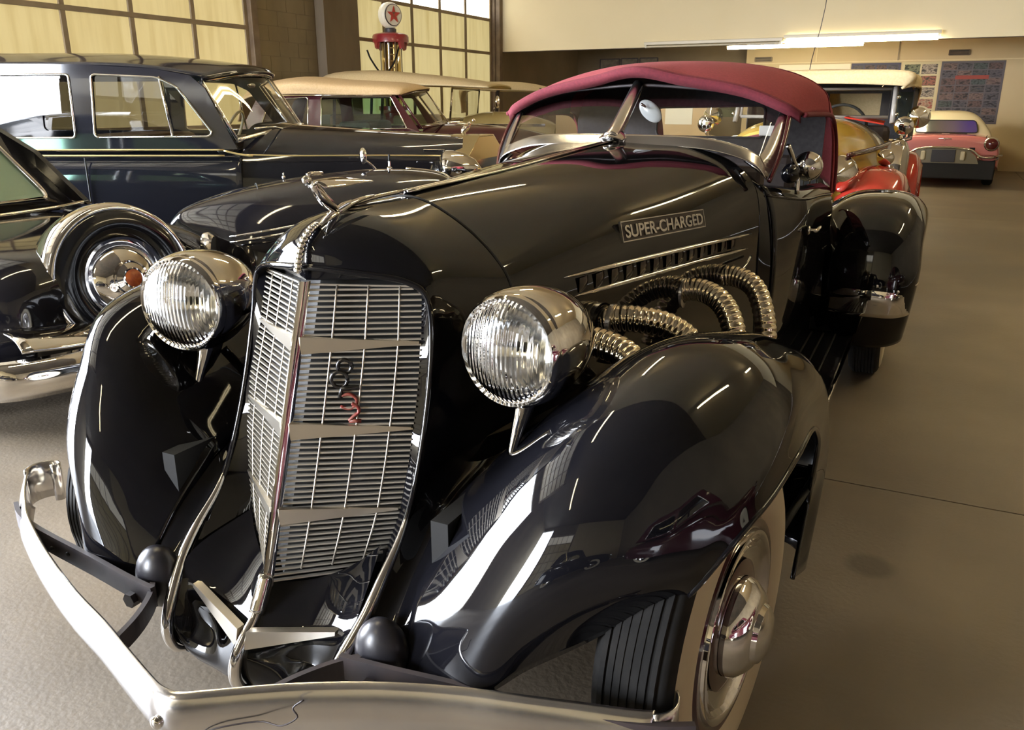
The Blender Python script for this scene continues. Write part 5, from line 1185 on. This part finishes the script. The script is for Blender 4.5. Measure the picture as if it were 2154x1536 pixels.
rw_ = panel('rear_window', rwp, [], f_, rw_glass, pk, .006)
tube('window_rubber', [f_(u, v) + Vector((-.004, 0, 0)) for u, v in rwp + [rwp[0]]], .008, underbody, rw_, 6)
for a, c in ((-.33, -.06), (.06, .33)): box('roof_vent', .40, .44, a, c, .85, .872, slot, pk)
# trunk lid line, emblem, fuel flap
tube('trunk_gap', [(.10,-.62,.855),(.02,-.58,.76),(.0,-.4,.70),(-.015,0,.695),(.0,.4,.70),(.02,.58,.76),(.10,.62,.855)], .006, underbody, pk, 5, 30)
em = tube('trunk_emblem', [(-.02,-.10,.795),(-.03,-.04,.80),(-.035,0,.80),(-.03,.04,.80),(-.02,.10,.795)], .010, chrome, pk, 6, 14); tube('emblem_stem', [(-.03,0,.80),(-.03,0,.765)], .007, chrome, em, 5)
box('fuel_flap', -.035, -.01, -.47, -.385, .60, .66, underbody, pk)
for s in (-1, 1):
    M = T(-.02, s*.70, .72); tl = lathe('tail_lamp', [(.105,.05),(.115,.0),(.10,-.02),(.09,-.025)], chrome, pk, 28, 'X', M)
    lathe('tail_lens', [(.095,-.02),(.06,-.05),(0,-.06)], red_lens, tl, 28, 'X', M)
    box('bumper_guard', -.16, -.08, s*.30-.035, s*.30+.035, .45, .60, paper, pk, .02)
    lathe('exhaust_port', [(.15,.0),(.16,-.03),(.14,-.05),(.12,-.02)], chrome, pk, 28, 'X', T(-.06, s*.68, .50) @ Matrix.Diagonal((1, 1, .35, 1)))
    for x_ in (.75, 3.3): small_wheel(pk, x_, s*.76, .33, .33, s)
tube('bumper_bar', [(.05,-.88,.54),(-.08,-.72,.51),(-.10,-.56,.52),(-.12,-.42,.62),(-.13,-.2,.655),(-.13,0,.66),(-.13,.2,.655),(-.12,.42,.62),(-.10,.56,.52),(-.08,.72,.51),(.05,.88,.54)], .018, chrome, pk, 8, 60)
panel('bumper_valance', [(-.55,.40),(-.50,.52),(-.38,.62),(-.18,.645),(.18,.645),(.38,.62),(.50,.52),(.55,.40)], [], lambda u, v: Vector((-.09, u, v)), mat('olive_valance', (.24, .21, .14), .4), pk, .01)
box('number_plate', -.13, -.115, -.19, .17, .42, .62, mat('dark_plate', (.035, .035, .045), .4), pk, .004)
box('rear_apron', -.07, -.03, -.80, .80, .14, .46, underbody, pk, .02)

# ---------------- dark cars outside the frame whose reflections show in the roadster's paint
def plain_car(name, label, loc, rz, body, top_m):
    t = thing(name, label, 'car', loc, rz)
    dome('lower_body', [(-2.35,.55,.36,.70),(-2.2,.76,.30,.84),(-1.4,.86,.26,.95),(.4,.87,.26,.98),(1.5,.80,.28,.95),(2.1,.66,.32,.84),(2.3,.4,.38,.70)], body, t, e=4.5, res=36)
    ty_ = lambda z: .76 - .18 * max(0, z - .95)
    side_panel(t, [(-1.75,.95),(-1.3,1.36),(-.9,1.46),(.1,1.47),(.45,1.40),(.85,.95)], [[(-1.35,1.0),(-1.1,1.32),(-.45,1.38),(-.45,1.0)], [(-.35,1.0),(-.35,1.38),(.05,1.38),(.30,1.34),(.60,1.0)]], ty_, body, [glass, glass])
    roof_grid(t, 'roof', [[(-1.75,y,.95) for y in (-.74,-.4,0,.4,.74)], [(-1.25,-.68,1.40),(-1.30,-.35,1.43),(-1.30,0,1.44),(-1.30,.35,1.43),(-1.25,.68,1.40)], [(-.5,-.67,1.47),(-.5,-.35,1.52),(-.5,0,1.53),(-.5,.35,1.52),(-.5,.67,1.47)], [(.1,-.67,1.46),(.12,-.35,1.50),(.12,0,1.51),(.12,.35,1.50),(.1,.67,1.46)], [(.42,-.68,1.40),(.46,-.35,1.42),(.48,0,1.43),(.46,.35,1.42),(.42,.68,1.40)]], top_m, 24, 20, solid=.02)
    mesh('windshield', [(.86,-.74,.96),(.48,-.67,1.40),(.48,.67,1.40),(.86,.74,.96)], [(0,1,2,3)], glass, t, False)
    for x_ in (-1.4, 1.35):
        for s in (-1, 1): small_wheel(t, x_, s*.74, .34, .34, s)
    for s in (-1, 1):
        lathe('headlamp', [(.09,0),(.10,.01),(.09,.06),(0,.10)], chrome, t, 24, 'Y', T(2.26, s*.5, .70) @ rot('Z', -90))
        tube('side_trim', [(-2.1,s*.79,.80),(0,s*.88,.80),(1.6,s*.82,.80)], .010, chrome, t, 6)
    for xb, k in ((2.36, 1), (-2.42, -1)): tube('bumper_bar', [(xb-k*.2,-.84,.46),(xb,-.5,.46),(xb+k*.03,0,.46),(xb,.5,.46),(xb-k*.2,.84,.46)], .045, chrome, t, 8, 24)
    return t
plain_car('sedan', 'dark red sedan seen only as a reflection in the roadster fender', (3.75, -.9, 0), 90, wine_pt, black2)
plain_car('sedan', 'black sedan behind the photographer, seen only in reflections', (1.0, -5.6, 0), 8, black2, black2)
